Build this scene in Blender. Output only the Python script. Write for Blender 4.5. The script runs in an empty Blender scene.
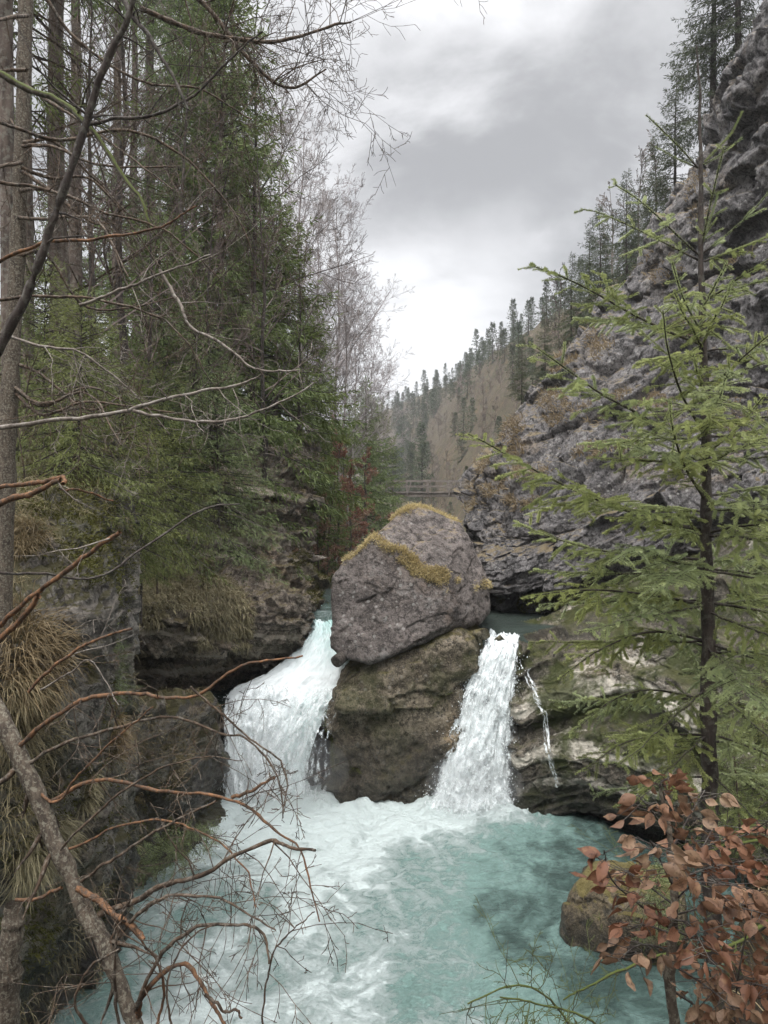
SKY_DARK, SKY_LIGHT, ZENITH, SUN_E, EXPOSURE, HAZE = 2.8, 6.6, 6.8, 1.5, 0.78, 0.0006
import bpy, bmesh, math, random
import numpy as np
from mathutils import Vector

random.seed(7)
RNG = np.random.default_rng(7)
C = bpy.context.scene.collection
F, CX, CY = 760.0, 384.0, 512.0
POOL, UPPER = -5.8, -2.5

def P(px, py, d):
    return np.array(((px - CX) / F * d, d, (CY - py) / F * d))

def V(a):
    return np.asarray(a, dtype=float)

def nrm(a):
    a = V(a)
    return a / np.maximum(np.linalg.norm(a, axis=-1, keepdims=True), 1e-9)

# ------------------------------------------------------------------ noise
def _h(ix, iy, iz, s):
    h = (ix.astype(np.int64) * 374761393 + iy.astype(np.int64) * 668265263 + iz.astype(np.int64) * 1274126177 + s * 974634541) & 0xffffffff
    h = ((h ^ (h >> 13)) * 1274126177) & 0xffffffff
    h = ((h ^ (h >> 15)) * 2246822519) & 0xffffffff
    return h ^ (h >> 16)

def perlin(p, seed=0):
    p = V(p)
    i = np.floor(p)
    f = p - i
    i = i.astype(np.int64)
    u = f * f * f * (f * (f * 6 - 15) + 10)
    out = 0
    for dx in (0, 1):
        for dy in (0, 1):
            for dz in (0, 1):
                h = _h(i[:, 0] + dx, i[:, 1] + dy, i[:, 2] + dz, seed)
                gx = (h & 1023) / 511.5 - 1
                gy = ((h >> 10) & 1023) / 511.5 - 1
                gz = ((h >> 20) & 1023) / 511.5 - 1
                w = (u[:, 0] if dx else 1 - u[:, 0]) * (u[:, 1] if dy else 1 - u[:, 1]) * (u[:, 2] if dz else 1 - u[:, 2])
                out = out + w * (gx * (f[:, 0] - dx) + gy * (f[:, 1] - dy) + gz * (f[:, 2] - dz))
    return out

def fbm(p, octv=5, seed=0, gain=0.5, ridged=False):
    p = V(p)
    a, o, s = 1.0, 0, 0
    for k in range(octv):
        n = perlin(p * (2.03 ** k) + 17.3 * k, seed + k)
        if ridged:
            n = 0.5 - np.abs(n) * 1.6
        o = o + a * n
        s += a
        a *= gain
    return o / s * 1.6

def facets(p, size, seed=0, tilt=0.6, step=0.35):
    """planar facet per cell: returns a displacement in units of `size` and the crack mask"""
    q = V(p) / size
    i = np.floor(q).astype(np.int64)
    best = np.full(len(q), 9e9)
    sec = np.full(len(q), 9e9)
    disp = np.zeros(len(q))
    for dx in (-1, 0, 1):
        for dy in (-1, 0, 1):
            for dz in (-1, 0, 1):
                cx, cy, cz = i[:, 0] + dx, i[:, 1] + dy, i[:, 2] + dz
                h = _h(cx, cy, cz, seed)
                h2 = _h(cx, cy, cz, seed + 99)
                c = np.stack((cx + (h & 1023) / 1023, cy + ((h >> 10) & 1023) / 1023, cz + ((h >> 20) & 1023) / 1023), 1)
                e = q - c
                d = (e * e).sum(1)
                g = np.stack(((h2 & 1023) / 511.5 - 1, ((h2 >> 10) & 1023) / 511.5 - 1, ((h2 >> 20) & 1023) / 511.5 - 1), 1)
                val = (e * g).sum(1) * tilt + (((h >> 5) & 1023) / 511.5 - 1) * step
                m = d < best
                sec = np.where(m, best, np.minimum(sec, d))
                disp = np.where(m, val, disp)
                best = np.where(m, d, best)
    return disp * size, np.sqrt(sec) - np.sqrt(best)

def sstep(a, b, x):
    t = np.clip((V(x) - a) / (b - a), 0, 1)
    return t * t * (3 - 2 * t)

# ------------------------------------------------------------------ meshes
class MB:
    def __init__(self):
        self.v, self.f, self.m, self.t, self.n = [], [], [], [], 0

    def add(self, v, f, mat=0, tint=None):
        v = V(v).reshape(-1, 3)
        f = np.asarray(f, dtype=np.int64)
        if not len(v) or not len(f):
            return
        self.v.append(v)
        self.f.append(f + self.n)
        self.m.append(mat)
        self.t.append(np.full(len(v), 0.5) if tint is None else V(tint))
        self.n += len(v)

    def build(self, name, mats, parent=None, smooth=False, attrs=None, base=None):
        v = np.concatenate(self.v)
        if base is not None:
            v = v - V(base)
        me = bpy.data.meshes.new(name)
        me.vertices.add(len(v))
        me.vertices.foreach_set('co', v.astype(np.float32).ravel())
        loops = np.concatenate([f.ravel() for f in self.f])
        sizes = np.concatenate([np.full(len(f), f.shape[1]) for f in self.f])
        mi = np.concatenate([np.full(len(f), m) for f, m in zip(self.f, self.m)])
        me.loops.add(len(loops))
        me.loops.foreach_set('vertex_index', loops.astype(np.int32))
        me.polygons.add(len(sizes))
        st = np.concatenate(([0], np.cumsum(sizes)[:-1]))
        me.polygons.foreach_set('loop_start', st.astype(np.int32))
        me.polygons.foreach_set('loop_total', sizes.astype(np.int32))
        me.polygons.foreach_set('material_index', mi.astype(np.int32))
        me.polygons.foreach_set('use_smooth', np.full(len(sizes), smooth))
        a = me.attributes.new('tint', 'FLOAT', 'POINT')
        a.data.foreach_set('value', np.concatenate(self.t).astype(np.float32))
        for k, val in (attrs or {}).items():
            val = V(val)
            if val.ndim == 2:
                a = me.attributes.new(k, 'FLOAT_VECTOR', 'POINT')
                a.data.foreach_set('vector', val.astype(np.float32).ravel())
            else:
                a = me.attributes.new(k, 'FLOAT', 'POINT')
                a.data.foreach_set('value', val.astype(np.float32))
        for m in (mats if isinstance(mats, (list, tuple)) else [mats]):
            me.materials.append(m)
        me.update(calc_edges=True)
        me.validate()
        o = bpy.data.objects.new(name, me)
        C.objects.link(o)
        if parent is not None:
            o.parent = parent
        return o

def tag(o, label, cat, group=None):
    o['label'] = label
    o['category'] = cat
    if group:
        o['group'] = group
    return o

def thing(name, loc, label, cat, group=None):
    o = bpy.data.objects.new(name, None)
    C.objects.link(o)
    o.location = Vector(loc)
    o.empty_display_size = 0.1
    return tag(o, label, cat, group)

def struct(o):
    o['kind'] = 'structure'
    return o

def stuff(o, label, cat):
    o['kind'] = 'stuff'
    return tag(o, label, cat)

def dup(root, loc, rz=0.0, sc=1.0, label=None, group=None):
    r = root.copy()
    C.objects.link(r)
    r.location = Vector(loc)
    r.rotation_euler = (0, 0, rz)
    r.scale = (sc, sc, sc) if np.isscalar(sc) else sc
    if label:
        r['label'] = label
    if group:
        r['group'] = group
    for ch in root.children:
        c = ch.copy()
        C.objects.link(c)
        c.parent = r
    return r

def grid_faces(nr, nc):
    a = np.arange(nr * nc).reshape(nr, nc)
    return np.stack((a[:-1, :-1].ravel(), a[:-1, 1:].ravel(), a[1:, 1:].ravel(), a[1:, :-1].ravel()), 1)

def catmull(pts, n):
    p = V(pts)
    p = np.concatenate((2 * p[:1] - p[1:2], p, 2 * p[-1:] - p[-2:-1]))
    m = len(p) - 3
    t = np.linspace(0, m, n)
    i = np.minimum(t.astype(int), m - 1)
    u = (t - i).reshape((-1,) + (1,) * (p.ndim - 1))
    a, b, c, d = p[i], p[i + 1], p[i + 2], p[i + 3]
    return 0.5 * (2 * b + (c - a) * u + (2 * a - 5 * b + 4 * c - d) * u ** 2 + (3 * b - a - 3 * c + d) * u ** 3)

def surf(ctrl, nr, nc):
    """control grid of world points -> smooth grid (nr,nc,3)"""
    g = catmull(V(ctrl), nr)
    return catmull(g.transpose(1, 0, 2), nc).transpose(1, 0, 2)

def grid_normals(g):
    du = np.gradient(g, axis=1)
    dv = np.gradient(g, axis=0)
    return nrm(np.cross(du, dv))

def tube(mb, pts, rad, sides=6, mat=0, rough=0.0, seed=0, tint=None):
    pts = V(pts)
    rad = np.broadcast_to(V(rad), (len(pts),))
    t = nrm(np.gradient(pts, axis=0))
    up = np.tile(np.array((0.31, 0.17, 0.93)), (len(pts), 1))
    up[np.abs((t * up).sum(1)) > 0.95] = (1, 0, 0)
    a = nrm(np.cross(t, up))
    b = np.cross(t, a)
    an = np.linspace(0, 2 * math.pi, sides, endpoint=False)
    ring = pts[:, None] + (a[:, None] * np.cos(an)[None, :, None] + b[:, None] * np.sin(an)[None, :, None]) * rad[:, None, None]
    if rough:
        fl = ring.reshape(-1, 3)
        n = fbm(fl * (0.5 / max(rad.mean(), 1e-3)), 3, seed)
        c = np.repeat(pts, sides, 0)
        ring = (c + (fl - c) * (1 + rough * n)[:, None]).reshape(ring.shape)
    n = len(pts)
    idx = np.arange(n * sides).reshape(n, sides)
    nx = np.roll(idx, -1, 1)
    f = np.stack((idx[:-1].ravel(), nx[:-1].ravel(), nx[1:].ravel(), idx[1:].ravel()), 1)
    mb.add(ring.reshape(-1, 3), f, mat, None if tint is None else np.full(n * sides, tint))

def segs_mesh(mb, segs, sides=3, mat=0):
    """segs: rows p0(3) p1(3) r0 r1"""
    s = V(segs)
    if not len(s):
        return
    p0, p1, r0, r1 = s[:, :3], s[:, 3:6], s[:, 6], s[:, 7]
    t = nrm(p1 - p0)
    up = np.tile(np.array((0.31, 0.17, 0.93)), (len(s), 1))
    up[np.abs((t * up).sum(1)) > 0.95] = (1, 0, 0)
    a = nrm(np.cross(t, up))
    b = np.cross(t, a)
    an = np.linspace(0, 2 * math.pi, sides, endpoint=False)
    o = a[:, None] * np.cos(an)[None, :, None] + b[:, None] * np.sin(an)[None, :, None]
    v = np.concatenate((p0[:, None] + o * r0[:, None, None], p1[:, None] + o * r1[:, None, None]), 1)
    k = np.arange(sides)
    base = np.stack((k, (k + 1) % sides, (k + 1) % sides + sides, k + sides), 1)
    f = (np.arange(len(s))[:, None, None] * 2 * sides + base[None]).reshape(-1, 4)
    mb.add(v.reshape(-1, 3), f, mat, np.repeat(RNG.random(len(s)), 2 * sides))

def kites(mb, p, d, s, L, W, mat=0, tint=None, mid=0.45):
    n = len(p)
    L = np.broadcast_to(V(L), (n,))[:, None]
    W = np.broadcast_to(V(W), (n,))[:, None]
    v = np.stack((p, p + d * L * mid + s * W / 2, p + d * L, p + d * L * mid - s * W / 2), 1)
    f = np.arange(n * 4).reshape(n, 4)
    mb.add(v.reshape(-1, 3), f, mat, np.repeat(RNG.random(n) if tint is None else tint, 4))

def blades(mb, p, d, L, W, droop, mat=0, rng=RNG):
    """bending grass blades: 3 pieces each"""
    n = len(p)
    L = np.broadcast_to(V(L), (n,))[:, None]
    d = nrm(d)
    s = nrm(np.cross(d, rng.normal(size=(n, 3))))
    g = np.zeros((n, 3)); g[:, 2] = -1
    droop = np.broadcast_to(V(droop), (n,))[:, None]
    c = [p]
    q, dd = p, d
    for k in range(3):
        q = q + dd * L / 3
        dd = nrm(dd + g * droop)
        c.append(q)
    W = W * (0.7 + 0.6 * rng.random((n, 1)))
    v = np.stack((c[0] - s * W / 2, c[0] + s * W / 2, c[1] - s * W / 2.2, c[1] + s * W / 2.2, c[2] - s * W / 3.2, c[2] + s * W / 3.2, c[3]), 1)
    o = np.arange(n)[:, None] * 7
    t = np.repeat(rng.random(n), 7)
    mb.add(v.reshape(-1, 3), np.concatenate((o + [0, 1, 3, 2], o + [2, 3, 5, 4])), mat, t)
    n0 = mb.n - n * 7
    mb.f.append((o + [4, 5, 6]) + n0); mb.m.append(mat)

def ico(sub):
    bm = bmesh.new()
    bmesh.ops.create_icosphere(bm, subdivisions=sub, radius=1)
    bm.verts.ensure_lookup_table()
    v = np.array([x.co[:] for x in bm.verts])
    f = np.array([[y.index for y in x.verts] for x in bm.faces])
    bm.free()
    return v, f

_ICO = {}
def hull_rock(pts, sub=6, soft=14.0, seed=0, facet=((0.6, 0.25), (0.2, 0.15)), amp=0.05, strata=None):
    """a rock from the outline points that bound it: rounded hull with broken facets and grain"""
    pts = V(pts)
    c = pts.mean(0)
    bm = bmesh.new()
    for p in pts - c:
        bm.verts.new(p)
    bmesh.ops.convex_hull(bm, input=bm.verts)
    bm.normal_update()
    pl = []
    for f in bm.faces:
        n = V(f.normal)
        o = float(n @ V(f.verts[0].co))
        if o < 0:
            n, o = -n, -o
        pl.append((*n, max(o, 0.02)))
    bm.free()
    pl = np.array(pl)
    if sub not in _ICO:
        _ICO[sub] = ico(sub)
    d, f = _ICO[sub]
    k = np.maximum(d @ pl[:, :3].T, 1e-4) / pl[:, 3]
    r = 1.0 / (np.power(k, soft).sum(1) ** (1 / soft))
    v = d * r[:, None]
    size = r.mean()
    n = nrm(d * 0.5 + pl[np.argmax(k, 1), :3])
    v = v + c
    disp = np.zeros(len(v))
    for sz, am in facet:
        dd, crack = facets(v + fbm(v * 1.3, 2, seed + 5)[:, None] * 0.1, sz, seed + int(sz * 100))
        disp += dd * am - np.clip(0.04 - crack, 0, 0.04) * sz * 1.0 * sstep(0.0, 0.35, fbm(v * 1.1, 2, seed + 31))
    disp += fbm(v * 1.1, 8, seed + 3, 0.56) * amp * size + fbm(v * 4.0, 5, seed + 8, 0.6, ridged=True) * amp * 0.45 * size
    if strata is not None:
        sn, sp, sa = strata
        q = (v @ nrm(sn)) / sp + fbm(v * 0.7, 3, seed + 11) * 0.7
        fr = q - np.floor(q)
        h = _h(np.floor(q).astype(np.int64), np.zeros(len(q), np.int64), np.zeros(len(q), np.int64), seed) % 1000 / 1000.0
        disp += sa * (h - 0.5) * np.clip(fr * 9, 0, 1) * np.clip((1 - fr) * 9, 0, 1) * 1.5
    v = v + n * disp[:, None]
    return v, f, n

def rock_surf(ctrl, nr, nc, seed=0, pit=0.5, facet=((1.2, 0.35), (0.35, 0.25)), amp=0.25, freq=0.5, strata=None, flip=False):
    g = surf(ctrl, nr, nc)
    n = grid_normals(g)
    if flip:
        n = -n
    v = g.reshape(-1, 3)
    nn = n.reshape(-1, 3)
    disp = fbm(v * freq, 9, seed + 3, 0.55) * amp + fbm(v * freq * 3.5, 6, seed + 8, 0.62, ridged=True) * amp * pit
    for sz, am in facet:
        w = v + np.stack([fbm(v * 0.9 / sz, 2, seed + 5 + k) for k in range(3)], 1) * 0.15 * sz
        if strata is not None:
            sn = nrm(strata[0])
            w = w + sn * (w @ sn)[:, None] * 1.6
        dd, crack = facets(w, sz, seed + int(sz * 100))
        disp += dd * am - np.clip(0.04 - crack, 0, 0.04) * sz * 1.0
    if strata is not None:
        sn, sp, sa = strata
        q = (v @ nrm(sn)) / sp + fbm(v * 0.45, 4, seed + 11) * 0.9
        fr = q - np.floor(q)
        z = np.zeros(len(q), np.int64)
        h = _h(np.floor(q).astype(np.int64), z, z, seed) % 1000 / 1000.0
        disp += sa * (h - 0.45) * np.clip(fr * 7, 0, 1) * np.clip((1 - fr) * 7, 0, 1) * 1.5
    v = v + nn * disp[:, None]
    g2 = v.reshape(g.shape)
    n2 = grid_normals(g2).reshape(-1, 3) * (-1 if flip else 1)
    return v, grid_faces(nr, nc), n2

# ------------------------------------------------------------------ materials
class NT:
    def __init__(self, tree):
        self.t = tree
    def n(self, kind, **kw):
        x = self.t.nodes.new(kind)
        ins = kw.pop('ins', {})
        for k, v in kw.items():
            setattr(x, k, v)
        for k, v in ins.items():
            if hasattr(v, 'is_output') or isinstance(v, bpy.types.NodeSocket):
                self.t.links.new(v, x.inputs[k])
            else:
                x.inputs[k].default_value = v
        return x
    def link(self, a, b):
        self.t.links.new(a, b)
    def math(self, op, a, b=0.0, clamp=False):
        return self.n('ShaderNodeMath', operation=op, use_clamp=clamp, ins={0: a, 1: b}).outputs[0]
    def mix(self, f, a, b, blend='MIX'):
        return self.n('ShaderNodeMix', data_type='RGBA', blend_type=blend, ins={0: f, 6: a, 7: b}).outputs[2]
    def ramp(self, f, lo, hi, a=0.0, b=1.0):
        return self.n('ShaderNodeMapRange', interpolation_type='SMOOTHSTEP', ins={0: f, 1: lo, 2: hi, 3: a, 4: b}).outputs[0]
    def noise(self, vec, scale, detail=6, rough=0.55, dist=0.0, col=False):
        x = self.n('ShaderNodeTexNoise', ins={'Vector': vec, 'Scale': scale, 'Detail': detail, 'Roughness': rough, 'Distortion': dist})
        return x.outputs['Color' if col else 'Fac']
    def map(self, vec, scale=(1, 1, 1), rot=(0, 0, 0), loc=(0, 0, 0)):
        return self.n('ShaderNodeMapping', ins={'Vector': vec, 'Scale': scale, 'Rotation': rot, 'Location': loc}).outputs[0]

def rgb(r, g, b):
    return (r, g, b, 1.0)

def new_mat(name):
    m = bpy.data.materials.new(name)
    m.use_nodes = True
    nt = NT(m.node_tree)
    bsdf = m.node_tree.nodes['Principled BSDF']
    return m, nt, bsdf

def rock_mat(name, dark, light, tan=(0.30, 0.24, 0.17), tan_amt=0.25, lichen=0.4, moss=(0.10, 0.09, 0.025), moss_amt=0.5, moss_lo=0.45,
             wet_top=-99.0, green_amt=0.0, bands=None, band_col=(0.5, 0.46, 0.4), scale=1.0, rough=0.85, bump=0.9):
    m, nt, b = new_mat(name)
    geo = nt.n('ShaderNodeNewGeometry')
    pos = geo.outputs['Position']
    sepn = nt.n('ShaderNodeSeparateXYZ', ins={0: geo.outputs['Normal']}).outputs
    sepp = nt.n('ShaderNodeSeparateXYZ', ins={0: pos}).outputs
    n1 = nt.noise(pos, 1.3 * scale, 14, 0.74, 0.3)
    n2 = nt.noise(pos, 8.0 * scale, 10, 0.78)
    gr = nt.noise(pos, 30.0 * scale, 6, 0.75)
    n3 = nt.noise(pos, 0.45 * scale, 5, 0.6, 0.8)
    col = nt.mix(nt.ramp(n1, 0.34, 0.66), rgb(*dark), rgb(*light))
    col = nt.mix(nt.math('MULTIPLY', nt.ramp(n3, 0.52, 0.68), tan_amt), col, rgb(*tan))
    col = nt.mix(nt.ramp(n2, 0.56, 0.40), col, rgb(*[x * 0.55 for x in dark]))
    col = nt.mix(nt.math('MULTIPLY', nt.ramp(gr, 0.52, 0.66), 0.45), col, rgb(*[min(1, x * 1.55) for x in light]))
    col = nt.mix(nt.math('MULTIPLY', nt.ramp(gr, 0.46, 0.34), 0.6), col, rgb(*[x * 0.4 for x in dark]))
    if bands is not None:
        vec, sp = bands
        dotp = nt.n('ShaderNodeVectorMath', operation='DOT_PRODUCT', ins={0: pos, 1: tuple(nrm(vec))}).outputs['Value']
        q = nt.math('ADD', nt.math('MULTIPLY', dotp, 1.0 / sp), nt.math('MULTIPLY', n1, 0.7))
        w = nt.n('ShaderNodeTexNoise', noise_dimensions='1D', ins={'W': q, 'Scale': 1.6, 'Detail': 6.0, 'Roughness': 0.6}).outputs['Fac']
        col = nt.mix(nt.math('MULTIPLY', nt.ramp(w, 0.54, 0.61), nt.ramp(n2, 0.3, 0.5)), col, rgb(*band_col))
        col = nt.mix(nt.math('MULTIPLY', nt.ramp(w, 0.46, 0.40), 0.75), col, rgb(*[x * 0.5 for x in dark]))
    if lichen > 0:
        vo = nt.n('ShaderNodeTexVoronoi', ins={'Vector': pos, 'Scale': 6.5 * scale, 'Randomness': 1.0}).outputs['Distance']
        spots = nt.math('MULTIPLY', nt.ramp(nt.math('ADD', vo, nt.math('MULTIPLY', n2, 0.5)), 0.50, 0.42), nt.ramp(nt.noise(pos, 0.9, 3), 0.45, 0.6))
        col = nt.mix(nt.math('MULTIPLY', spots, lichen), col, rgb(0.46, 0.45, 0.42))
        big = nt.ramp(nt.noise(pos, 2.6 * scale, 10, 0.75), 0.56, 0.64)
        col = nt.mix(nt.math('MULTIPLY', big, lichen * 0.7), col, rgb(0.40, 0.39, 0.37))
    if green_amt > 0:
        gm = nt.math('MULTIPLY', nt.ramp(nt.noise(pos, 0.8, 6, 0.65), 0.46, 0.58), green_amt)
        col = nt.mix(gm, col, nt.mix(n2, rgb(0.018, 0.025, 0.006), rgb(0.07, 0.085, 0.015)))
    mm = nt.math('MULTIPLY', nt.ramp(nt.math('ADD', sepn[2], nt.math('MULTIPLY', nt.math('SUBTRACT', n1, 0.5), 1.6)), moss_lo, moss_lo + 0.2), moss_amt)
    col = nt.mix(mm, col, nt.mix(nt.ramp(n2, 0.3, 0.7), rgb(*[x * 0.55 for x in moss]), rgb(*moss)))
    r = rough
    if wet_top > -90:
        wet = nt.ramp(nt.math('ADD', sepp[2], nt.math('MULTIPLY', nt.math('SUBTRACT', n3, 0.5), 1.5)), wet_top, wet_top - 0.7)
        col = nt.mix(nt.math('MULTIPLY', wet, 0.62), col, rgb(0.02, 0.02, 0.018))
        r = nt.ramp(wet, 0, 1, rough, 0.32)
    nt.link(col, b.inputs['Base Color'])
    if hasattr(r, 'is_linked'):
        nt.link(r, b.inputs['Roughness'])
    else:
        b.inputs['Roughness'].default_value = r
    b.inputs['Specular IOR Level'].default_value = 0.3
    hb = nt.math('ADD', nt.math('MULTIPLY', n1, 0.6), nt.math('MULTIPLY', n2, 0.35))
    hb = nt.math('ADD', hb, nt.math('MULTIPLY', gr, 0.16))
    bp = nt.n('ShaderNodeBump', ins={'Strength': bump, 'Distance': 0.30, 'Height': hb})
    nt.link(bp.outputs[0], b.inputs['Normal'])
    return m

def leaf_mat(name, a, b_, trans=0.25, rough=0.6, spread=1.0, spots=0.0):
    """foliage: two base colours picked per leaf, a little light through it"""
    m, nt, b = new_mat(name)
    t = nt.n('ShaderNodeAttribute', attribute_name='tint').outputs['Fac']
    oi = nt.n('ShaderNodeObjectInfo').outputs['Random']
    geo = nt.n('ShaderNodeNewGeometry')
    n = nt.noise(geo.outputs['Position'], 1.3, 3)
    f = nt.math('ADD', nt.math('MULTIPLY', t, 0.55), nt.math('MULTIPLY', nt.ramp(n, 0.3, 0.7), 0.45), True)
    col = nt.mix(f, rgb(*a), rgb(*b_))
    if spots:
        sp = nt.ramp(nt.noise(geo.outputs['Position'], 75.0, 5, 0.7), 0.50, 0.64)
        col = nt.mix(nt.math('MULTIPLY', sp, spots), col, rgb(*[x * 0.35 for x in a]))
        sp2 = nt.ramp(nt.noise(geo.outputs['Position'], 28.0, 3, 0.6), 0.55, 0.7)
        col = nt.mix(nt.math('MULTIPLY', sp2, spots * 0.6), col, rgb(b_[0] * 1.25, b_[1] * 1.5, b_[2] * 1.4))
    hs = nt.n('ShaderNodeHueSaturation', ins={'Hue': nt.ramp(oi, 0, 1, 0.5 - 0.015 * spread, 0.5 + 0.015 * spread), 'Saturation': nt.ramp(oi, 0, 1, 1.1, 0.85), 'Value': nt.ramp(oi, 0, 1, 1 - 0.22 * spread, 1 + 0.22 * spread), 'Color': col})
    nt.link(hs.outputs[0], b.inputs['Base Color'])
    b.inputs['Roughness'].default_value = rough
    b.inputs['Specular IOR Level'].default_value = 0.3
    tr = nt.n('ShaderNodeBsdfTranslucent')
    nt.link(hs.outputs[0], tr.inputs['Color'])
    mx = nt.n('ShaderNodeMixShader', ins={0: trans})
    nt.link(b.outputs[0], mx.inputs[1])
    nt.link(tr.outputs[0], mx.inputs[2])
    nt.link(mx.outputs[0], m.node_tree.nodes['Material Output'].inputs['Surface'])
    return m

def bark_mat(name, a, b_, lichen=0.0, lich_col=(0.30, 0.31, 0.26), scale=9.0, moss=0.0, stretch=(1, 1, 0.25), bump=0.5):
    m, nt, b = new_mat(name)
    geo = nt.n('ShaderNodeNewGeometry')
    pos = geo.outputs['Position']
    n1 = nt.noise(nt.map(pos, stretch), scale, 9, 0.7)
    n2 = nt.noise(pos, scale * 1.7, 6, 0.7)
    col = nt.mix(nt.ramp(n1, 0.35, 0.65), rgb(*a), rgb(*b_))
    if lichen:
        col = nt.mix(nt.math('MULTIPLY', nt.ramp(n2, 0.5, 0.58), lichen), col, rgb(*lich_col))
    if moss:
        sz = nt.n('ShaderNodeSeparateXYZ', ins={0: geo.outputs['Normal']}).outputs[2]
        mk = nt.ramp(nt.math('ADD', sz, nt.math('MULTIPLY', n2, 1.2)), 0.55, 0.85)
        col = nt.mix(nt.math('MULTIPLY', mk, moss), col, rgb(0.055, 0.07, 0.012))
    nt.link(col, b.inputs['Base Color'])
    b.inputs['Roughness'].default_value = 0.85
    b.inputs['Specular IOR Level'].default_value = 0.25
    bp = nt.n('ShaderNodeBump', ins={'Strength': bump, 'Distance': 0.05, 'Height': n1})
    nt.link(bp.outputs[0], b.inputs['Normal'])
    return m

M = {}
M['boulder'] = rock_mat('boulder_stone', (0.105, 0.09, 0.082), (0.29, 0.25, 0.23), tan=(0.24, 0.165, 0.115), tan_amt=0.55, lichen=0.5, moss=(0.34, 0.25, 0.09), moss_amt=0.5, moss_lo=0.78, wet_top=-2.75)
M['ledge'] = rock_mat('ledge_stone', (0.085, 0.07, 0.05), (0.38, 0.32, 0.235), tan=(0.42, 0.31, 0.19), tan_amt=0.85, lichen=0.25, moss=(0.15, 0.125, 0.03), moss_amt=0.6, moss_lo=0.62, wet_top=-4.2, green_amt=0.5)
M['cliff'] = rock_mat('cliff_stone', (0.068, 0.064, 0.064), (0.285, 0.268, 0.265), tan=(0.30, 0.23, 0.16), tan_amt=0.55, lichen=0.6, moss=(0.23, 0.175, 0.09), moss_amt=0.85, moss_lo=0.72, wet_top=-1.7)
M['slab'] = rock_mat('slab_stone', (0.05, 0.045, 0.034), (0.26, 0.23, 0.185), tan=(0.34, 0.26, 0.17), tan_amt=0.4, lichen=0.1, moss=(0.075, 0.075, 0.018), moss_amt=0.6, moss_lo=0.72, wet_top=-4.7, green_amt=0.9, bands=((-0.5, -0.25, 0.82), 0.6), band_col=(0.66, 0.61, 0.52))
M['bank_rock'] = rock_mat('bank_stone', (0.085, 0.078, 0.068), (0.36, 0.33, 0.285), tan=(0.32, 0.22, 0.135), tan_amt=0.45, lichen=0.25, moss=(0.085, 0.075, 0.022), moss_amt=0.85, moss_lo=0.42, wet_top=-4.1, green_amt=0.3, bands=((0.1, 0.0, 1.0), 0.5), band_col=(0.30, 0.27, 0.235))
M['wall_rock'] = rock_mat('brown_wall_stone', (0.12, 0.098, 0.08), (0.46, 0.385, 0.31), tan=(0.42, 0.29, 0.19), tan_amt=0.6, lichen=0.3, moss=(0.16, 0.125, 0.04), moss_amt=0.7, moss_lo=0.62, wet_top=-3.6, green_amt=0.25, bands=((0.2, 0.0, 1.0), 0.5), band_col=(0.46, 0.40, 0.33))
M['shore'] = rock_mat('shore_stone', (0.05, 0.042, 0.03), (0.28, 0.22, 0.14), tan=(0.30, 0.22, 0.12), tan_amt=0.6, lichen=0.2, moss=(0.20, 0.165, 0.05), moss_amt=0.8, moss_lo=0.5, wet_top=-5.0)
M['ground'] = rock_mat('forest_floor', (0.045, 0.034, 0.022), (0.13, 0.095, 0.06), tan=(0.17, 0.12, 0.06), tan_amt=0.6, lichen=0.0, moss=(0.07, 0.065, 0.02), moss_amt=0.5, moss_lo=0.8, green_amt=0.35, bump=0.8)
M['bark'] = bark_mat('spruce_bark', (0.045, 0.034, 0.028), (0.14, 0.11, 0.09), 0.25, scale=7)
M['bark_lichen'] = bark_mat('lichen_bark', (0.04, 0.031, 0.024), (0.11, 0.088, 0.066), 0.6, (0.22, 0.205, 0.16), scale=38)
M['bark_dark'] = bark_mat('dark_bark', (0.022, 0.017, 0.015), (0.065, 0.052, 0.045), 0.15, scale=18)
M['bark_moss'] = bark_mat('mossy_bark', (0.035, 0.028, 0.02), (0.09, 0.075, 0.055), 0.2, scale=14, moss=0.9)
M['dead_wood'] = bark_mat('dead_branch_wood', (0.026, 0.019, 0.014), (0.10, 0.067, 0.044), 0.3, (0.28, 0.26, 0.22), scale=22)
M['orange_wood'] = bark_mat('peeled_wood', (0.045, 0.028, 0.018), (0.22, 0.112, 0.056), 0.8, (0.075, 0.058, 0.046), scale=30)
M['grey_twig'] = bark_mat('grey_twig_bark', (0.075, 0.06, 0.05), (0.22, 0.19, 0.16), 0.4, (0.35, 0.33, 0.3), scale=20)
M['twig'] = bark_mat('twig_bark', (0.085, 0.066, 0.06), (0.18, 0.14, 0.125), 0.0, scale=8, bump=0.1)
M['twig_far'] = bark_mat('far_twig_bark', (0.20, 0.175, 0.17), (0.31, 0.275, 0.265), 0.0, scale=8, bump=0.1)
M['twig_hill'] = leaf_mat('hillside_twig_bark', (0.075, 0.06, 0.053), (0.17, 0.138, 0.122), 0.0, 0.8, 1.3)
M['needle'] = leaf_mat('spruce_needles', (0.062, 0.092, 0.028), (0.19, 0.238, 0.075), 0.3)
M['needle_far'] = leaf_mat('far_spruce_needles', (0.035, 0.05, 0.026), (0.085, 0.105, 0.05), 0.2)
M['needle_young'] = leaf_mat('young_spruce_needles', (0.16, 0.205, 0.095), (0.47, 0.51, 0.225), 0.4, spread=0.5)
M['needle_bank'] = leaf_mat('bank_spruce_needles', (0.085, 0.115, 0.042), (0.24, 0.27, 0.10), 0.3)
M['beech_leaf'] = leaf_mat('copper_beech_leaf', (0.085, 0.042, 0.024), (0.27, 0.148, 0.086), 0.3, 0.6, 0.8, 0.7)
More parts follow.
